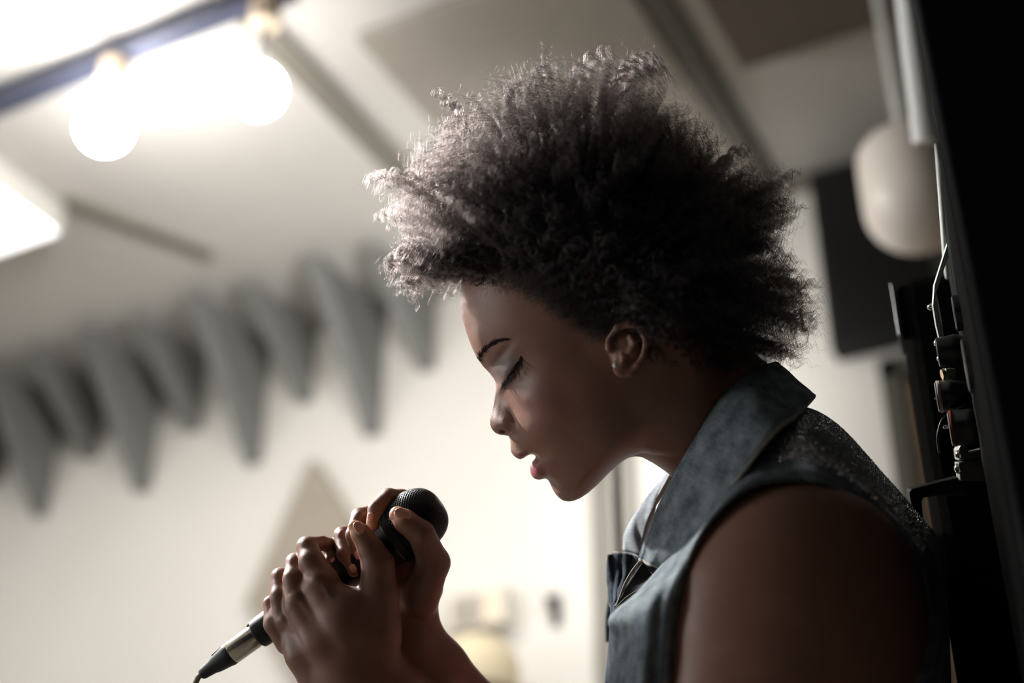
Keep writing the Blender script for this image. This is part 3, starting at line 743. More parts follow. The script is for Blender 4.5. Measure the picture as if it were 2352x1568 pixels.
def hair():
    N = 2900; per = 15; M = 60
    # roots on the skull ellipsoid
    ea = np.array([0.907, -0.42, 0]); eb = np.array([0.42, 0.907, 0]); ec = np.array([0, 0, 1.0])
    c0 = np.array([1345, 640, 0.0]); rad = np.array([256, 216, 194])
    g = RNG.normal(size=(N*4, 3)); g /= np.linalg.norm(g, axis=1)[:, None]
    root = c0 + (g*rad) @ np.stack([ea, eb, ec])
    d = poly_sdf(root[:, 0], root[:, 1], HAIRREG)
    ok = (d > 0) & ~((root[:, 1] > 640) & (root[:, 0] < 1120))
    root = root[ok][:N]; d = d[ok][:N]; N = len(root)
    dv = root - np.array([HC[0], HC[1], 0]); dv += RNG.normal(size=dv.shape)*13
    dv[:, 1] -= 12
    ph = np.arctan2(dv[:, 1], dv[:, 0]); rho = np.hypot(dv[:, 0], dv[:, 1]); L = np.linalg.norm(dv, axis=1)
    renv = np.interp(ph, _a, _r); lat = 345.0
    R = 1/np.sqrt((rho/L/renv)**2 + (dv[:, 2]/L/lat)**2)
    tip = np.array([HC[0], HC[1], 0]) + dv/L[:, None]*R[:, None]
    # shorter, swept-back hair along the temple hairline
    side = np.clip((np.abs(root[:, 2]) - 70)/60, 0, 1)
    fr = np.clip(d/170, 0.10, 1)
    low = np.clip((root[:, 1] - 520)/120, 0, 1) * np.clip((1420 - root[:, 0])/80, 0, 1)
    fac = 1 - side*low*(1 - fr)
    fac *= 1 - 0.22*RNG.random(N)**2.0
    # tufts: whole locks end further out or further in
    tuft = np.zeros(N); un = dv/L[:, None]
    for _ in range(26):
        kx = RNG.normal(size=3)*9; tuft += np.sin(un @ kx + RNG.uniform(0, 6.28))
    fac *= 1 + 0.075*tuft/3.6
    fac *= np.where(RNG.random(N) < 0.06, 1.07, 1.0)
    vec = (tip - root)*fac[:, None]
    vec[:, 1] -= (side*low*(1-fr))*35; vec[:, 0] += (side*low*(1-fr))*40
    inner = np.where(RNG.random(N) < 0.35, 0.55 + 0.4*RNG.random(N), 1.0)
    vec *= inner[:, None]
    t = np.linspace(0, 1, M)[None, :, None]
    bend = RNG.normal(size=(N, 1, 3))*16
    droop = np.zeros((N, 1, 3)); front = np.clip((1130 - root[:, 0])/60, 0, 1); droop[:, 0, 1] = (62*front + 6)*RNG.random(N)
    path = root[:, None, :] + vec[:, None, :]*t + bend*(t*(1-t))*1.6 + droop*t**2.2
    # helix frame
    dirn = vec/np.linalg.norm(vec, axis=1)[:, None]
    u = np.cross(dirn, RNG.normal(size=(N, 3))); u /= np.linalg.norm(u, axis=1)[:, None]; v = np.cross(dirn, u)
    length = np.linalg.norm(vec, axis=1)
    period = RNG.uniform(22, 42, N); turns = length/period
    hr = RNG.uniform(6.0, 12.5, N)*np.clip(length/120, .25, 1)
    P0 = RNG.uniform(0, 6.28, N)
    allp = []
    for k in range(per):
        ph2 = P0 + RNG.normal(size=N)*0.2
        jit = 1 + RNG.normal(size=N)*0.015
        spread = RNG.normal(size=(N, 1, 3))*(2.5 - 0.9*t)
        if k >= per - 2:       # loose fly-away hairs
            ph2 = RNG.uniform(0, 6.28, N); spread = RNG.normal(size=(N, 1, 3))*(5 + 15*t); jit = 1 + RNG.normal(size=N)*0.25
        A = (2*math.pi*turns*jit)[:, None]*t[:, :, 0] + ph2[:, None]
        amp = (hr[:, None]*np.clip(t[:, :, 0]*3.0, 0, 1))
        p = path + (np.cos(A)*amp)[:, :, None]*u[:, None, :] + (np.sin(A)*amp)[:, :, None]*v[:, None, :] + spread
        p += RNG.normal(size=p.shape)*0.5
        sc = (1 - 0.10*RNG.random(N) + 0.03*RNG.random(N))[:, None, None]
        p = root[:, None, :] + (p - root[:, None, :])*sc
        allp.append(p)
    return np.concatenate(allp), M
hp, M_ = hair()
def locks():
    """single curls that stand out of the outline"""
    L = [([(1030,480),(960,445),(895,412),(850,408),(822,432)],4), ([(1020,500),(930,485),(880,480),(842,500)],3), ([(1010,420),(940,400),(885,395),(850,415)],3),
      ([(1070,590),(1000,600),(955,640),(940,690)],12), ([(1060,600),(985,615),(940,650),(925,668)],12), ([(1050,570),(960,575),(912,610),(905,640)],12),
      ([(1075,610),(1030,615),(1000,640),(985,668)],8), ([(1040,560),(950,560),(900,590),(890,615)],10), ([(1072,600),(1040,612),(1024,632)],6),
      ([(1700,545),(1760,528),(1795,515),(1835,490)],4), ([(1690,470),(1760,440),(1805,412),(1830,400)],7), ([(1700,500),(1770,470),(1815,452)],6),
      ([(1640,380),(1700,350),(1750,362)],8), ([(1400,260),(1460,170),(1520,150),(1556,185)],7), ([(1380,260),(1430,160),(1490,135),(1530,150)],8), ([(1300,240),(1330,160),(1390,128),(1430,132)],8),
      ([(1180,290),(1165,220),(1190,178)],6), ([(1080,310),(1040,240),(1000,215)],6), ([(1240,260),(1230,190),(1275,150)],7),
      ([(1760,640),(1820,650),(1858,690)],8), ([(1760,720),(1830,735),(1850,770)],8), ([(1720,780),(1790,800),(1800,825)],8)]
    out = []; M = 60
    for pts, cnt in L:
        base = catmull([(x, y, 0) for x, y in pts], 20); base = base[np.linspace(0, len(base)-1, M).astype(int)]
        for c in range(cnt):
            z0 = RNG.uniform(-70, 90); off = RNG.normal(size=3)*np.array([12, 12, 6]); per = RNG.uniform(26, 44)
            ln = np.linalg.norm(np.diff(base, axis=0), axis=1).sum(); t = np.linspace(0, 1, M)
            dr = base[-1]-base[0]; dr /= np.linalg.norm(dr); u = np.cross(dr, [0, 0, 1.0]); v = np.array([0, 0, 1.0]); p0 = RNG.uniform(0, 6.28); amp = RNG.uniform(6, 10)*np.clip(t*3, 0.2, 1)
            sc = RNG.uniform(0.8, 1.02)
            for k in range(12):
                A = 2*math.pi*ln/per*t*(1+RNG.normal()*0.02) + p0 + RNG.normal()*0.2
                q = base*1.0; q = base[0] + (q - base[0])*sc*(1-0.06*RNG.random())
                q = q + off*t[:, None] + np.array([0, 0, z0]) + (np.cos(A)*amp)[:, None]*u + (np.sin(A)*amp)[:, None]*v + RNG.normal(size=3)*2.0
                out.append(q)
    return np.array(out)
lk = locks()
# very short hairs at the hairline
def fuzz():
    n = 11000; out = []
    line = catmull([(1062,640),(1105,650),(1155,664),(1205,684),(1255,712),(1305,745),(1350,770),(1392,778)], 30)
    ea = np.array([0.907, -0.42, 0]); eb = np.array([0.42, 0.907, 0])
    idx = RNG.integers(0, len(line), n); p = line[idx] + RNG.normal(size=(n, 2))*np.array([10, 12])
    p[:, 1] -= 4 + 85*RNG.random(n)**1.6
    sel = np.where((hV[:, 0] > 1040) & (hV[:, 0] < 1420) & (hV[:, 1] > 520) & (hV[:, 1] < 810) & (hV[:, 2] > 15))[0]
    root = []
    for x, y in p:
        j = sel[np.argmin((hV[sel, 0]-x)**2 + (hV[sel, 1]-y)**2)]
        if abs(hV[j, 0]-x) < 6 and abs(hV[j, 1]-y) < 6: root.append(hV[j])
    root = np.array(root); m = len(root)
    dr = np.column_stack([RNG.normal(0.55, .3, m), RNG.normal(-0.8, .3, m), RNG.normal(.45, .2, m)]); dr /= np.linalg.norm(dr, axis=1)[:, None]
    ln = RNG.uniform(10, 42, m)[:, None, None]; t = np.linspace(0, 1, 12)[None, :, None]
    q = root[:, None, :] + dr[:, None, :]*ln*t + RNG.normal(size=(m, 1, 3))*5*(t*t)
    A = t[:, :, 0]*9 + RNG.uniform(0, 6, m)[:, None]
    q[:, :, 0] += 2.5*np.cos(A)*t[:, :, 0]; q[:, :, 1] += 2.5*np.sin(A)*t[:, :, 0]
    return q
fz = fuzz()
def curves_obj(name, sets, mt, parent, rad):
    cu = bpy.data.hair_curves.new(name)
    sizes = []; pos = []; rr = []
    for A, r in sets:
        n, mm, _ = A.shape; sizes += [mm]*n; pos.append(TW(A.reshape(-1, 3)))
        rr.append(np.tile(r*(1 - 0.55*np.linspace(0, 1, mm)), n))
    pos = np.vstack(pos) - chain_loc(parent)
    cu.add_curves(sizes)
    cu.position_data.foreach_set('vector', pos.astype(np.float32).ravel())
    at = cu.attributes.new('radius', 'FLOAT', 'POINT'); at.data.foreach_set('value', np.concatenate(rr).astype(np.float32))
    cu.materials.append(mt)
    o = bpy.data.objects.new(name, cu); COL.objects.link(o); o.parent = parent
    return o
hair_o = curves_obj('hair', [(hp, 0.00012), (lk, 0.00012), (fz, 0.00007)], M_hair, singer, 0)
hair_o['label'] = 'large dark curly afro'

# eyebrow and lashes
_q = hQ
_fn = np.cross(hV[_q[:, 2]] - hV[_q[:, 0]], hV[_q[:, 3]] - hV[_q[:, 1]])
hN = np.zeros_like(hV)
for _k in range(4):
    for _c in range(3): hN[:, _c] += np.bincount(_q[:, _k], weights=_fn[:, _c], minlength=len(hV))
hN /= np.linalg.norm(hN, axis=1)[:, None] + 1e-9
if (hN[:, 2]*np.sign(hV[:, 2])).mean() < 0: hN = -hN
def on_skin(x, y):
    """nearest point (and normal) of the near half of the face to photo position x, y"""
    m = np.where((np.abs(hV[:, 0]-x) < 9) & (np.abs(hV[:, 1]-y) < 9) & (hV[:, 2] > 2))[0]
    if len(m) == 0: return None
    d2 = (hV[m, 0]-x)**2 + (hV[m, 1]-y)**2
    c = m[d2 < d2.min() + 9]; i = c[np.argmax(hV[c, 2])]
    return hV[i], hN[i]
def strands(line, n, wid, ln, dirs, steps=6, sag=0.0, lift=0.25):
    L = catmull(line, 24); out = []
    for i in range(n):
        s = RNG.random(); k = s*(len(L)-1); i0 = int(k); p = L[i0]
        wv = np.interp(s, [0, .15, .6, 1], wid); x = p[0] + RNG.normal()*wv; y = p[1] + RNG.normal()*wv
        r_ = on_skin(x, y)
        if r_ is None: continue
        o_, n_ = r_
        d0 = np.array([np.interp(s, [0, 1], [dirs[0][j], dirs[1][j]]) for j in range(3)]) + RNG.normal(size=3)*0.14
        d0 -= n_*(d0 @ n_); d0 /= np.linalg.norm(d0); d0 = d0 + n_*lift; l = ln*(0.7+0.5*RNG.random()); t = np.linspace(0, 1, steps)[:, None]
        out.append(o_ + n_*0.4 + RNG.normal(size=3)*0.5 + d0*l*t + np.array([0, sag, 0])*t*t)
    return np.array(out)
brow = strands([(1101,828),(1106,815),(1117,801),(1132,789),(1148,782),(1163,779)], 420, [3.8, 3.4, 2.0, 0.7], 10, ((0.3,-1,.2),(1,-0.1,.1)), lift=0.12)
curves_obj('eyebrow', [(brow, 0.00013)], M_lash, singer, 0)
lash = strands([(1153,884),(1161,874),(1170,861),(1179,847),(1187,833),(1193,823)], 75, [0.8, 0.8, 0.8, 0.8], 17, ((-0.6,0.8,.1),(0.5,0.6,.2)), 7, 4, lift=0.9)
liner = strands([(1152,884),(1160,874),(1169,861),(1178,847),(1186,833),(1195,818)], 300, [1.0, 1.4, 2.2, 1.2], 5, ((-0.5,0.85,.2),(0.5,0.85,.2)), lift=0.15)
curves_obj('eyelashes', [(lash, 0.00013), (liner, 0.00017)], M_lash, singer, 0)

# stud earring
q = Q(1412.5, 838, 229)
e = MB(); c = TW([q])[0]
e.sphere(c, 6.0*S, 7, 5)
ear = e.build('earring', mat('clear_crystal', (0.9, 0.9, 0.88), 0.3, 0.4), singer); ear['label'] = 'small round crystal ear stud'

# fingernails: small curved plates
def nail(cpx, w, tipdir, nrm, hl, hw, name='fingernail'):
    c = Q(cpx[0], cpx[1], w); t = np.array(tipdir, float); t /= np.linalg.norm(t)
    n = np.array(nrm, float); n -= t*(n @ t); n /= np.linalg.norm(n); s = np.cross(t, n)
    # snap outward to the skin surface
    k = 0
    d = aV - c; along = d @ n; off = np.linalg.norm(d - along[:, None]*n, axis=1)
    m = (off < 6) & (along > -30) & (along < 34)
    h = along[m].max() if m.any() else 0.0
    V = []; Fq = []; nu, nv = 10, 8
    for i in range(nu+1):
        for j in range(nv+1):
            a = -1 + 2*i/nu; b = -1 + 2*j/nv
            wid = hw*(1 - 0.35*max(0, a)**3)*(math.sqrt(max(0, 1-(min(0, a))**6)) if a < 0 else 1)
            if a > 0.55: wid *= math.sqrt(max(0.02, 1 - ((a-0.55)/0.47)**2))
            V.append(c + t*a*hl + s*b*wid + n*(h + 1.6 - 0.30*hw*b*b - 1.2*a*a))
    for i in range(nu):
        for j in range(nv):
            k = i*(nv+1)+j; Fq.append([k, k+1, k+nv+2, k+nv+1])
    o = link_mesh(name, TW(V), Fq, M_nail, singer, smooth=True)
    md = o.modifiers.new('thickness', 'SOLIDIFY'); md.thickness = 0.0004; md.offset = 0
    return o
M_nail = mat('pink_nail', (0.85, 0.42, 0.30), 0.25, spec=0.6)
nail((923,1185), 86, (-0.90,-0.42,.02), (0.0,-0.35,0.95), 20, 13)     # right thumb
nail((820,1215), 88, (-0.62,-0.78,.0), (0.25,-0.35,0.9), 16, 10.5)       # left thumb
nail((856,1190), 34, (-0.15,0.95,.3), (-0.35,-0.1,0.95), 11, 8)         # right index
nail((823,1275), 36, (0.25,0.95,.2), (0.1,-0.1,1), 10, 7)              # right middle
nail((812,1305), 38, (0.45,0.85,.1), (0.1,0.0,1), 10, 7.5)             # right ring
nail((769,1288), 14, (0.5,0.85,.2), (0.0,0.0,1), 8, 6)                 # right little finger
# ------------------------------------------------------------------ denim vest
def smat_denim(name, dark=(0.045, 0.065, 0.085), light=(0.36, 0.39, 0.40), bias=0.0):
    m = bpy.data.materials.new(name); m.use_nodes = True; nt = m.node_tree; b = nt.nodes['Principled BSDF']
    b.inputs['Roughness'].default_value = 0.9; b.inputs['Specular IOR Level'].default_value = 0.2
    uv = nt.nodes.new('ShaderNodeUVMap'); uv.uv_map = 'uv'
    mp = nt.nodes.new('ShaderNodeMapping'); mp.inputs['Rotation'].default_value = (0, 0, math.radians(58)); mp.inputs['Scale'].default_value = (1, 1, 1)
    wv = nt.nodes.new('ShaderNodeTexWave'); wv.inputs['Scale'].default_value = 260; wv.inputs['Distortion'].default_value = 2.5; wv.inputs['Detail'].default_value = 3; wv.inputs['Detail Scale'].default_value = 2
    st = nt.nodes.new('ShaderNodeMapping'); st.inputs['Scale'].default_value = (90, 900, 1)
    n1 = nt.nodes.new('ShaderNodeTexNoise'); n1.inputs['Scale'].default_value = 1; n1.inputs['Detail'].default_value = 4
    n2 = nt.nodes.new('ShaderNodeTexNoise'); n2.inputs['Scale'].default_value = 55; n2.inputs['Detail'].default_value = 6
    L = nt.links
    L.new(uv.outputs[0], mp.inputs[0]); L.new(mp.outputs[0], wv.inputs['Vector'])
    L.new(uv.outputs[0], st.inputs[0]); L.new(st.outputs[0], n1.inputs['Vector']); L.new(uv.outputs[0], n2.inputs['Vector'])
    a = nt.nodes.new('ShaderNodeMath'); a.operation = 'MULTIPLY_ADD'; a.inputs[1].default_value = 0.26
    L.new(wv.outputs['Fac'], a.inputs[0])
    a2 = nt.nodes.new('ShaderNodeMath'); a2.operation = 'MULTIPLY_ADD'; a2.inputs[1].default_value = 0.5; a2.inputs[2].default_value = -0.22 + bias
    L.new(n1.outputs['Fac'], a2.inputs[0]); L.new(a2.outputs[0], a.inputs[2])
    a3 = nt.nodes.new('ShaderNodeMath'); a3.operation = 'MULTIPLY_ADD'; a3.inputs[1].default_value = 1.0
    L.new(n2.outputs['Fac'], a3.inputs[0]); L.new(a.outputs[0], a3.inputs[2])
    a4 = nt.nodes.new('ShaderNodeMath'); a4.operation = 'SUBTRACT'; a4.inputs[1].default_value = 0.33
    L.new(a3.outputs[0], a4.inputs[0])
    cr = nt.nodes.new('ShaderNodeValToRGB'); cr.color_ramp.elements[0].color = dark+(1,); cr.color_ramp.elements[1].color = light+(1,)
    cr.color_ramp.elements[0].position = 0.1; cr.color_ramp.elements[1].position = 0.85
    L.new(a4.outputs[0], cr.inputs[0]); L.new(cr.outputs[0], b.inputs['Base Color'])
    bp = nt.nodes.new('ShaderNodeBump'); bp.inputs['Strength'].default_value = 0.6; bp.inputs['Distance'].default_value = 0.0005
    L.new(a3.outputs[0], bp.inputs['Height']); L.new(bp.outputs[0], b.inputs['Normal'])
    return m
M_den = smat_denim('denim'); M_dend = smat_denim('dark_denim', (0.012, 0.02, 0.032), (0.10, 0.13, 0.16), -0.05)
M_denl = smat_denim('backlit_denim', (0.12, 0.15, 0.19), (0.55, 0.56, 0.56), 0.05)  # lighter denim copy with the far collar's backlight in its colour
M_hem = mat('worn_seam_thread', lin((150, 148, 138)), 0.9, noise=(900, 0.4), bump=(1500, 0.6, 0.0006))
M_hemd = mat('dark_seam', lin((78, 84, 84)), 0.9, noise=(700, 0.4), bump=(1500, 0.6, 0.0006))

def dense(net, n=10, wave=0.0, seed=0):
    net = [[list(Q(*p)) for p in row] for row in net]
    A = np.array(net, float)                                   # rows, cols, 3
    B = np.stack([catmull(A[:, c], n) for c in range(A.shape[1])], 1)
    Cc = np.stack([catmull(B[r], n) for r in range(B.shape[0])], 0)
    if wave:
        r = np.random.default_rng(seed); R, K, _ = Cc.shape
        for _ in range(7):
            fx, fy, ph = r.uniform(2, 14)/R, r.uniform(2, 14)/K, r.uniform(0, 6)
            ii, jj = np.meshgrid(np.arange(R), np.arange(K), indexing='ij')
            Cc[:, :, 2] += wave*0.5*np.sin(fx*ii*2 + fy*jj*2 + ph); Cc[:, :, 1] += wave*0.15*np.cos(fx*ii*2 - fy*jj + ph)
    return Cc
def patch(name, G, mt, parent, thick=0.0022, mirror=False, kind=None):
    R, K, _ = G.shape
    V = G.reshape(-1, 3)
    du = np.cumsum(np.concatenate([[0], np.linalg.norm(np.diff(G[:, K//2], axis=0), axis=1)]))*S
    dv = np.cumsum(np.concatenate([[0], np.linalg.norm(np.diff(G[R//2], axis=0), axis=1)]))*S
    uv = np.stack(np.meshgrid(du, dv, indexing='ij'), -1).reshape(-1, 2)
    f = np.array([[i*K+j, i*K+j+1, (i+1)*K+j+1, (i+1)*K+j] for i in range(R-1) for j in range(K-1)])
    if mirror:
        Vm = V*np.array([1, 1, -1]); f = np.vstack([f, f[:, ::-1] + len(V)]); V = np.vstack([V, Vm]); uv = np.vstack([uv, uv])
    o = link_mesh(name, TW(V), f, mt, parent, smooth=True, uv=uv, kind=kind)
    md = o.modifiers.new('thickness', 'SOLIDIFY'); md.thickness = thick; md.offset = 0
    return o
def seam(name, pts, r, mt, parent, n=8):
    P3 = TW(np.array(pts)); 
    o = MB().tube(list(P3), r*S, n).build(name, mt, parent, smooth=True); return o

# armhole edge (skin boundary) and outer edge of the vest, with a fold-out row between
ARM = [(1538,1640,395),(1541,1568,400),(1546,1461,405),(1561,1363,410),(1585,1280,412),(1624,1207,412),(1683,1143,410),(1742,1111,405),(1815,1102,400),(1889,1117,392),(1962,1160,380),(2026,1206,365),(2085,1265,350),(2119,1339,340),(2124,1412,335),(2092,1490,335),(2030,1560,340),(1960,1620,350)]
OUT = [(1400,1640,345),(1400,1568,340),(1411,1470,320),(1404,1417,285),(1475,1352,225),(1590,1210,190),(1645,1065,205),(1695,1005,190),(1752,955,150),(1838,935,110),(1925,978,10),(2030,1092,0),(2106,1180,0),(2155,1245,0),(2168,1330,0),(2176,1450,0),(2180,1560,0),(2182,1660,0)]
net = []
for t in (0.0, 0.10, 0.24, 0.45, 0.70, 1.0):
    row = []
    for a, o_ in zip(ARM, OUT):
        a = np.array(a, float); o_ = np.array(o_, float); p = a*(1-t) + o_*t
        # shoulder curvature: the sheet stays near at first, then turns away
        ex = 1.05 if 1580 < a[0] < 1830 and a[1] < 1300 else 1.7
        wz = a[2] + (o_[2]-a[2])*(t**ex) + (26 if ex > 1.5 else 4)*math.sin(math.pi*t)
        p[2] = wz
        if t == 0.10: p[2] += 8
        row.append(tuple(p))
    net.append(row)
G = dense(net, 9, wave=2.5, seed=3)
vest = patch('denim_vest', G, M_den, singer, 0.003, mirror=False)
vest['label'] = 'faded sleeveless denim vest'
# far half of the vest
netf = [[(x, y, -w) for (x, y, w) in row] for row in net]
Gf = dense([[ (p[0]+ (0 if p[2] > -60 else 0), p[1], p[2]) for p in row] for row in netf], 5)
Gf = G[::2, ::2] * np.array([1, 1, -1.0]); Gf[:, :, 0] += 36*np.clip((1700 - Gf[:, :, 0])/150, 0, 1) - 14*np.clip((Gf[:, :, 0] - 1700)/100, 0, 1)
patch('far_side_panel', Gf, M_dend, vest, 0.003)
# back panel closing the body between the halves is the back seam line
# armhole piping
K = G.shape[1]
seam('armhole_seam', G[0], 5.0, M_hemd, vest); seam('armhole_stitching', G[9] + np.array([0, 0, 4.5]), 1.0, M_hem, vest)
# shoulder seam along the near edge, front of yoke
# collar, near leaf and its wrap round the back of the neck
I_ = [(1469,1283,118),(1497,1205,126),(1546,1099,138),(1605,996,150),(1663,908,142),(1722,860,112),(1781,834,30),(1770,850,-60),(1700,900,-130),(1620,985,-140)]
O_ = [(1523,1306,190),(1566,1268,275),(1622,1196,335),(1703,1089,365),(1776,996,325),(1826,955,235),(1869,911,40),(1850,925,-80),(1780,990,-200),(1700,1070,-230)]
netc = []
for t in (0, 0.12, 0.5, 0.88, 1.0):
    netc.append([tuple(np.array(a, float)*(1-t) + np.array(b, float)*t + np.array([0, 0, 20*math.sin(math.pi*t)])) for a, b in zip(I_, O_)])
Gc = dense(netc, 10, wave=2.0, seed=5)
col = patch('collar', Gc, M_den, vest, 0.003)
# inner stand of the collar
netk = [[(x+4, y+6, w-6) for (x, y, w) in I_], [(x+46, y+52, w-4 if w > 0 else w) for (x, y, w) in I_]]
patch('collar_stand', dense(netk, 8), M_dend, vest, 0.003)
seam('collar_outer_seam', Gc[-1], 5.2, M_hem, vest); seam('collar_point_seam', Gc[:, 0], 5.0, M_hem, vest); seam('collar_inner_edge', Gc[0], 4.4, M_hemd, vest)
seam('collar_stitching', Gc[-8] + np.array([0, 0, 5.0]), 1.3, M_hem, vest)
# far collar leaf, the light from behind painted in with a paler denim
netf = [[(1552,1075,-60),(1512,1150,-62),(1486,1215,-64),(1478,1275,-62)], [(1543,1083,-95),(1493,1142,-104),(1450,1210,-108),(1440,1266,-100)], [(1530,1100,-140),(1486,1150,-150),(1442,1222,-150),(1434,1258,-140)]]
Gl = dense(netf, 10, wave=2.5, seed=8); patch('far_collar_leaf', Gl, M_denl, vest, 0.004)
seam('far_collar_seam', Gl[-1], 2.5, M_hem, vest)
# far lapel, below it
netl = [[(1478,1285,-40),(1455,1335,-36),(1430,1375,-30),(1412,1425,-20),(1420,1580,-10)], [(1436,1270,-75),(1428,1320,-75),(1416,1370,-66),(1405,1420,-60),(1402,1580,-60)], [(1396,1274,-110),(1397,1335,-110),(1401,1385,-105),(1406,1432,-100),(1391,1580,-100)]]
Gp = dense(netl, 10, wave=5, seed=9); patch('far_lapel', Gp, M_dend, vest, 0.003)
seam('far_lapel_seam', Gp[-1], 2.6, M_hem, vest); seam('far_lapel_top_seam', Gp[:, 0], 2.4, M_hem, vest)
# near placket edge and its button band, chest gap
seam('placket_edge', [Q(*p) for p in catmull([(1521,1308,165),(1500,1340,140),(1472,1353,122),(1440,1372,108),(1418,1395,96),(1404,1417,84),(1410,1445,86),(1413,1470,92),(1420,1500,96)], 8)], 3.0, M_hemd, vest)
seam('front_edge_seam', [Q(*p) for p in catmull([(1472,1286,60),(1452,1312,60),(1436,1340,62),(1424,1372,64),(1416,1392,66)], 8)], 3.2, M_hem, vest)
seam('princess_seam', [Q(*p) for p in catmull([(1460,1380,178),(1472,1450,196),(1490,1520,206),(1515,1600,212)], 8)], 1.6, M_hemd, vest)
nb = [[(1476,1290,70),(1500,1320,86),(1520,1312,110)], [(1440,1345,66),(1466,1350,84),(1480,1350,100)], [(1414,1400,66),(1430,1402,74),(1440,1400,84)]]
patch('inner_placket', dense(nb, 8), M_black, vest, 0.002)
# metal studs over the yoke: too many to count
R_, K_, _ = G.shape
sv = MB()
cA = int(K_*0.41); cB = int(K_*0.74)
Vs = []; Fs = []
Gd = G
rows = 46; colsn = 118
for i in range(rows):
    for j in range(colsn):
        a = 0.42 + 0.57*i/(rows-1); b = 0.40 + 0.335*j/(colsn-1)
        if RNG.random() < 0.04 + max(0, (0.50 - b)/0.10) + max(0, (0.50-a)/0.08)*0.8: continue
        y = a*(R_-1); x = b*(K_-1); y0 = min(int(y), R_-2); x0 = min(int(x), K_-2); fy, fx = y-y0, x-x0
        p = (Gd[y0, x0]*(1-fy)*(1-fx) + Gd[y0+1, x0]*fy*(1-fx) + Gd[y0, x0+1]*(1-fy)*fx + Gd[y0+1, x0+1]*fy*fx)
        tu = Gd[y0+1, x0]-Gd[y0, x0]; tv = Gd[y0, x0+1]-Gd[y0, x0]; n = np.cross(tu, tv); n /= np.linalg.norm(n)+1e-9
        if n[2] < 0: n = -n
        p = p + n*4.6 + RNG.normal(size=3)*0.25; r = 1.9
        n0 = len(Vs)
        t1 = tu/np.linalg.norm(tu); t2 = np.cross(n, t1)
        for k in range(6):
            th = math.pi*k/3; Vs.append(p + r*(t1*math.cos(th)+t2*math.sin(th)))
        Vs.append(p + n*r*0.9 + RNG.normal(size=3)*0.7)
        for k in range(6): Fs.append([n0+k, n0+(k+1) % 6, n0+6])
studs = link_mesh('studs', TW(Vs), Fs, mat('gunmetal_studs', (0.75, 0.75, 0.76), 0.16, 0.95), vest, kind='stuff')
studs['label'] = 'tiny dark metal studs on the yoke'
# ------------------------------------------------------------------ microphone
MA = np.array([0.812, -0.584, 0.0]); MO = Q(464, 1548, 0)
def mw(t): return TW([MO + MA*t])[0]
AXW = mw(1.0) - mw(0.0); AXW /= np.linalg.norm(AXW)
M_mic = mat('black_matte_metal', lin((20, 22, 23)), 0.45, 0.3, noise=(60, 0.15))
M_grille = mat('black_wire_mesh', lin((26, 28, 30)), 0.35, 0.6)
M_nickel = mat('brushed_nickel', (0.62, 0.56, 0.46), 0.25, 1.0, noise=(40, 0.1))
M_rub = mat('black_rubber', lin((18, 19, 20)), 0.5, noise=(80, 0.15), bump=(200, 0.2, 0.0004))
mic = empty('microphone', tuple(mw(300))); tag(mic, 'black handheld microphone with a round mesh grille gripped in both hands', 'microphone')
def U(l): return [(t*S, r*S) for t, r in l]
org = mw(0)
MB().lathe(org, AXW, U([(154,28),(158,34),(166,35.5),(240,37),(330,41),(420,47),(500,56),(530,63),(540,66)]), 48).build('handle', M_mic, mic, smooth=True)
MB().lathe(org, AXW, U([(536,66),(540,69.5),(558,69.5),(562,66)]), 48).build('grille_ring', M_mic, mic, smooth=True)
# switch
# woven grille
c0 = 604; prof = []
nr = 110; n = 300
V = []; Fc = []
aW = np.cross(AXW, FWD); aW /= np.linalg.norm(aW); bW = np.cross(AXW, aW)
arc = []
for i in range(400):
    u = i/399
    if u < 0.2: t, r = 558 + u/0.2*40, 68 + 3.5*math.sin(u/0.2*math.pi/2)
    else:
        th = (u-0.2)/0.8*math.pi/2; t = 598 + 78*math.sin(th)**0.98; r = 71.5*math.cos(th)**0.72
    arc.append((t, r))
arc = np.array(arc); sl = np.concatenate([[0], np.cumsum(np.linalg.norm(np.diff(arc, axis=0), axis=1))])
for i in range(nr):
    s = sl[-1]*i/(nr-1); t = np.interp(s, sl, arc[:, 0]); r = np.interp(s, sl, arc[:, 1])
    for k in range(n):
        th = 2*math.pi*k/n
        dz = 1.1*math.sin(s*2*math.pi/6.6 + (math.pi if (int(th/(2*math.pi)*70)) % 2 else 0))*abs(math.sin(th*35))**0.5
        rr = max(0.2, r + dz*min(1, r/25))
        V.append(org + AXW*(t*S) + rr*S*(aW*math.cos(th)+bW*math.sin(th)))
for i in range(nr-1):
    for k in range(n): Fc.append([i*n+k, i*n+(k+1) % n, (i+1)*n+(k+1) % n, (i+1)*n+k])
link_mesh('grille', V, np.array(Fc), M_grille, mic, smooth=True)
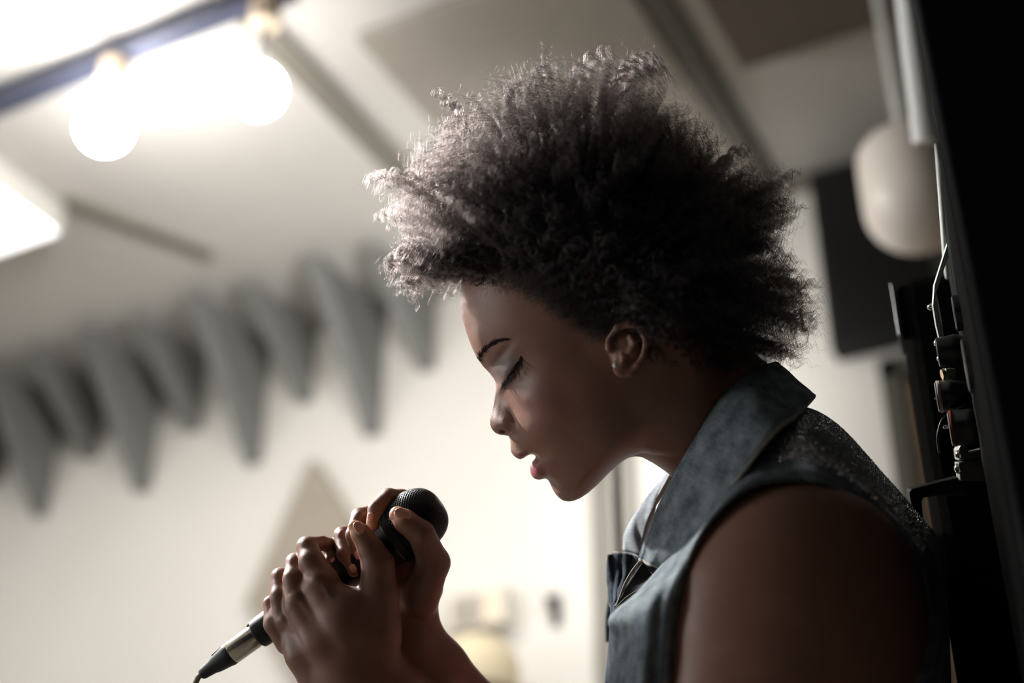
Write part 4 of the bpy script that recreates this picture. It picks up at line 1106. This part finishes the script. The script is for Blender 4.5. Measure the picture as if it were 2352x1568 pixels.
# cable with connector: plugs in, but a thing of its own
cab = empty('microphone_cable', tuple(mw(60))); tag(cab, 'cable with nickel connector and black boot plugged into the microphone', 'cable')
MB().lathe(org, AXW, U([(84,26.5),(87,27.5),(152,27.5),(156,26)]), 40).build('connector_shell', M_nickel, cab, smooth=True)
bt = MB().lathe(org, AXW, U([(-4,9),(0,12.5),(4,13.5),(30,17),(40,20.5),(70,25.5),(76,27.2),(84,27.2),(86,25.5)]), 32)
bt.build('strain_relief', M_rub, cab, smooth=True)
MB().tube([mw(40)+np.array(TW([[0,0,0]])[0]-TW([[0,0,0]])[0]) + UP*19*S - RIGHT*10*S, mw(70) + UP*22*S - RIGHT*12*S, mw(82) + UP*21*S - RIGHT*14*S], 2.6*S).build('boot_rib', M_rub, cab, smooth=True)
MB().tube([mw(146)+UP*24*S-RIGHT*15*S, mw(158)+UP*26*S-RIGHT*17*S], 3.5*S).build('latch_button', M_nickel, cab, smooth=True)
cp = catmull([MO + MA*4, MO + MA*-8, Q(452,1562,-2), Q(441,1590,-5), Q(436,1640,-10), Q(440,1800,-20), Q(470,2400,-40), Q(520,3200,-60)], 8)
MB().tube(list(TW(cp)), 6.6*S, 14).build('cord', mat('tan_rubber_cable', lin((120, 108, 88)), 0.6, noise=(80, .1)), cab, smooth=True)

# ------------------------------------------------------------------ equipment at the right edge
M_carpet = mat('black_carpet_covering', lin((20, 19, 18)), 1.0, spec=0.0, noise=(900, 0.5), bump=(1400, 1.0, 0.0025))
M_pl = mat('black_plastic', lin((14, 14, 14)), 0.4, noise=(40, 0.1))
M_tol = mat('black_vinyl', lin((8, 8, 8)), 0.9, spec=0.08, noise=(200, 0.2), bump=(600, .3, .0008))
M_chrome = mat('chrome', (0.75, 0.75, 0.72), 0.15, 1.0)
M_bezel = mat('pale_metal_bezel', lin((176, 182, 176)), 0.35, 0.3, noise=(20, .04))
M_plate = mat('grey_steel_plate', lin((150, 150, 142)), 0.35, 0.7, noise=(80, .2))
# upright directions so that the cases really stand upright
ZV = np.array([0, 0, 1.0])
def up_from(px, py, w, h): return P(px, py, w) + ZV*h
Hn = FH  # horizontal away from camera
# carpet-covered cabinet
c = P(2050, 635, -540)      # upper left front corner
VH = ray(2052, 900)*np.array([1, 1, 0]); VH /= np.linalg.norm(VH); VH = VH + RIGHT*0.03; VH /= np.linalg.norm(VH)
KA = np.cross(VH, ZV); KA /= np.linalg.norm(KA)
dx = KA; dy = VH
wdt, dep, hgt = 0.30, 0.30, 1.2
def boxat(corner, a, b, d, ex, ey=KA, ez=VH):
    """corner = upper left near corner; a width, b depth, d height"""
    p = [corner + ex*0 + ey*0, corner + ey*a, corner + ey*a + ez*b, corner + ez*b]
    return [q - ZV*d for q in p], d
cabr = empty('speaker_cabinet', tuple(c - ZV*c[2] + dx*0.15 + dy*0.15)); tag(cabr, 'black carpet-covered speaker cabinet standing behind the amplifier at the right', 'speaker')
base, h = boxat(c, 0.32, 0.30, c[2]-0.001, 0)
o = MB().prism(base, ZV*h).build('cabinet', M_carpet, cabr, bevel=0.016)
# corner protector, left
def bend_bar(pts, wv, th, name, mt, parent, bev=None):
    """flat bar: profile pts (3d, in one plane) thickened by th (perpendicular handled by pairs) and extruded wv"""
    return MB().prism(pts, wv).build(name, mt, parent, bevel=bev)
cl = P(2044, 650, -535)
MB().prism([cl, cl + KA*0.005, cl + KA*0.005 - ZV*0.058, cl - ZV*0.058], VH*0.04).build('corner_protector', M_pl, cabr, bevel=0.001)
cr_ = P(2208, 630, -535)
MB().prism([cr_ - RIGHT*0.008, cr_, cr_ - ZV*0.03, cr_ - RIGHT*0.008 - ZV*0.03], VH*0.04).build('corner_protector', M_pl, cabr, bevel=0.002)

# amplifier rack whose control panel is seen edge-on; its face runs towards the camera
ampr = empty('amplifier', tuple(P(2300, 1200, 200)*np.array([1, 1, 0]) + np.array([0, 0, 0.0]))); tag(ampr, 'tall black amplifier at the right edge, control panel edge-on with knobs and screws', 'amplifier')
# body: polygon seen from the side (px at w=0) leaning like the photo, extruded towards the camera
def pl(px, py, w=0): return P(px, py, w)
def vert_box(pa, pb, out, z0, z1, name, mt, parent, bevel=0.004):
    A = np.array([pa[0], pa[1], z0]); B = np.array([pb[0], pb[1], z0])
    return MB().prism([A, B, B + out, A + out], ZV*(z1 - z0)).build(name, mt, parent, bevel=bevel)
fa = pl(2226, 900, 20); fb = pl(2262, 900, 560); top = pl(2200, 505, 20)[2]
OUTV = KA*0.34
vert_box(fa, fb, OUTV, 0.30, top, 'case', M_tol, ampr)
# pale metal band along the upper edge of the panel
tb = MB(); A = np.array([fa[0], fa[1], top-0.014]); B = np.array([fb[0], fb[1], top-0.014])
tb.prism([A - RIGHT*0.003, B - RIGHT*0.003, B + RIGHT*0.012, A + RIGHT*0.012], ZV*0.016); tb.build('top_band', M_bezel, ampr, bevel=0.002)
# tall black case between the amplifier and the camera
na = pl(2266, 900, 645); nb_ = pl(2264, 900, 1300)
tall = vert_box(na, nb_, OUTV*0.9, 0.0, 2.1, 'flight_case', M_tol, None)
tag(tall, 'tall black case filling the right edge, nearest the camera, very blurred', 'case')
# pale bezel strip folding along the panel
bz = [pl(2200,500,10), pl(2176,560,20), pl(2146,655,26), pl(2143,700,28), pl(2150,745,26), pl(2158,780,22), pl(2170,784,20), pl(2164,735,24), pl(2158,700,26), pl(2151,672,26), pl(2171,612,22), pl(2190,560,18), pl(2212,510,10)]
MB().prism(bz, FWD*0.004).build('bezel', M_bezel, ampr, bevel=0.0006)
def dome(px, py, w, r, name='screw'):
    c = pl(px, py, w); MB().lathe(c + KA*0.004, -KA, [(0, r*S), (0.002, r*S), (0.003, r*0.85*S), (0.0042, r*.5*S), (0.0045, 0.0001)], 20).build(name, M_chrome, ampr, smooth=True)
def peg(px, py, w):      # little support behind each part so that it joins the case
    c = pl(px, py, w); MB().tube([c, c + RIGHT*0.035], 0.004, 10).build('shaft', M_pl, ampr, smooth=True)
def knob(px, py, w, r, l, lab=None, stripe=None):
    c = pl(px, py, w); ax = KA
    root_ = MB().lathe(c, ax, [(0, r*0.86*S), (0.0008, r*0.97*S), (0.002, r*S), (l*S*0.8, r*1.02*S), (l*S, r*1.08*S), (l*S+0.02, r*0.5*S)], 36).build('knob', M_pl, ampr, smooth=True)
    if stripe:
        s = MB().lathe(c, ax, [(0.0015, r*1.01*S), (0.0022, r*1.035*S), (0.0036, r*1.035*S), (0.0042, r*1.01*S)], 36).build('stripe', stripe, root_, smooth=True)
    return root_
M_cream2 = mat('cream_line', lin((170, 160, 150)), 0.4); M_red = mat('dull_red_line', lin((120, 52, 44)), 0.4)
dome(2131, 706, 0, 8); dome(2146, 788, 10, 9); dome(2153, 824, 10, 9)
knob(2152, 810, 60, 34, 40); knob(2150, 912, 10, 36, 36, stripe=M_cream2)
knob(2190, 720, 140, 40, 50); knob(2215, 840, 220, 60, 60); knob(2180, 985, 60, 40, 50, stripe=M_red)
MB().tube([pl(2163,860,8), pl(2182,856,8)], 12*S, 16).build('jack_bushing', mat('gold_metal', (0.7,0.5,0.3), .25, 1.0), ampr, smooth=True)
MB().box((0,0,0),(0.001,0.001,0.001))
MB().prism([pl(2172,846,20), pl(2196,846,20), pl(2198,870,20), pl(2175,870,20)], FWD*0.01).build('jack_plate', M_plate, ampr, bevel=0.001)
dome(2148, 915, 16, 4)
# clear pilot lamp cover / looped guard
hp_ = catmull([pl(2182,952,0), pl(2165,962,0), pl(2156,985,0), pl(2153,1010,0), pl(2157,1040,0)], 8)
MB().tube(list(hp_), 2.2*S, 10).build('guard_loop', M_pl, ampr, smooth=True)
dome(2167, 981, 0, 5)
# latch plate with two screws
MB().prism([pl(2200,1034,20), pl(2214,1008,20), pl(2226,1040,20), pl(2262,1030,20), pl(2262,1048,20), pl(2203,1058,20)], FWD*0.012).build('latch', M_plate, ampr, bevel=0.0008)
MB().prism([pl(2200,1062,24), pl(2290,1050,24), pl(2290,1104,24), pl(2206,1104,24)], FWD*0.01 ).build('latch_plate', M_plate, ampr, bevel=0.001)
dome(2195, 1045, 24, 11); dome(2193, 1077, 24, 12)
# bracket
bk = [pl(2206,1094,10), pl(2094,1123,0), pl(2089,1130,0), pl(2098,1180,0), pl(2108,1196,0), pl(2121,1196,0), pl(2118,1150,0), pl(2122,1143,0), pl(2150,1138,0), pl(2230,1140,10)]
MB().prism(bk, FWD*0.012).build('bracket', M_pl, ampr, bevel=0.001)
#@@END
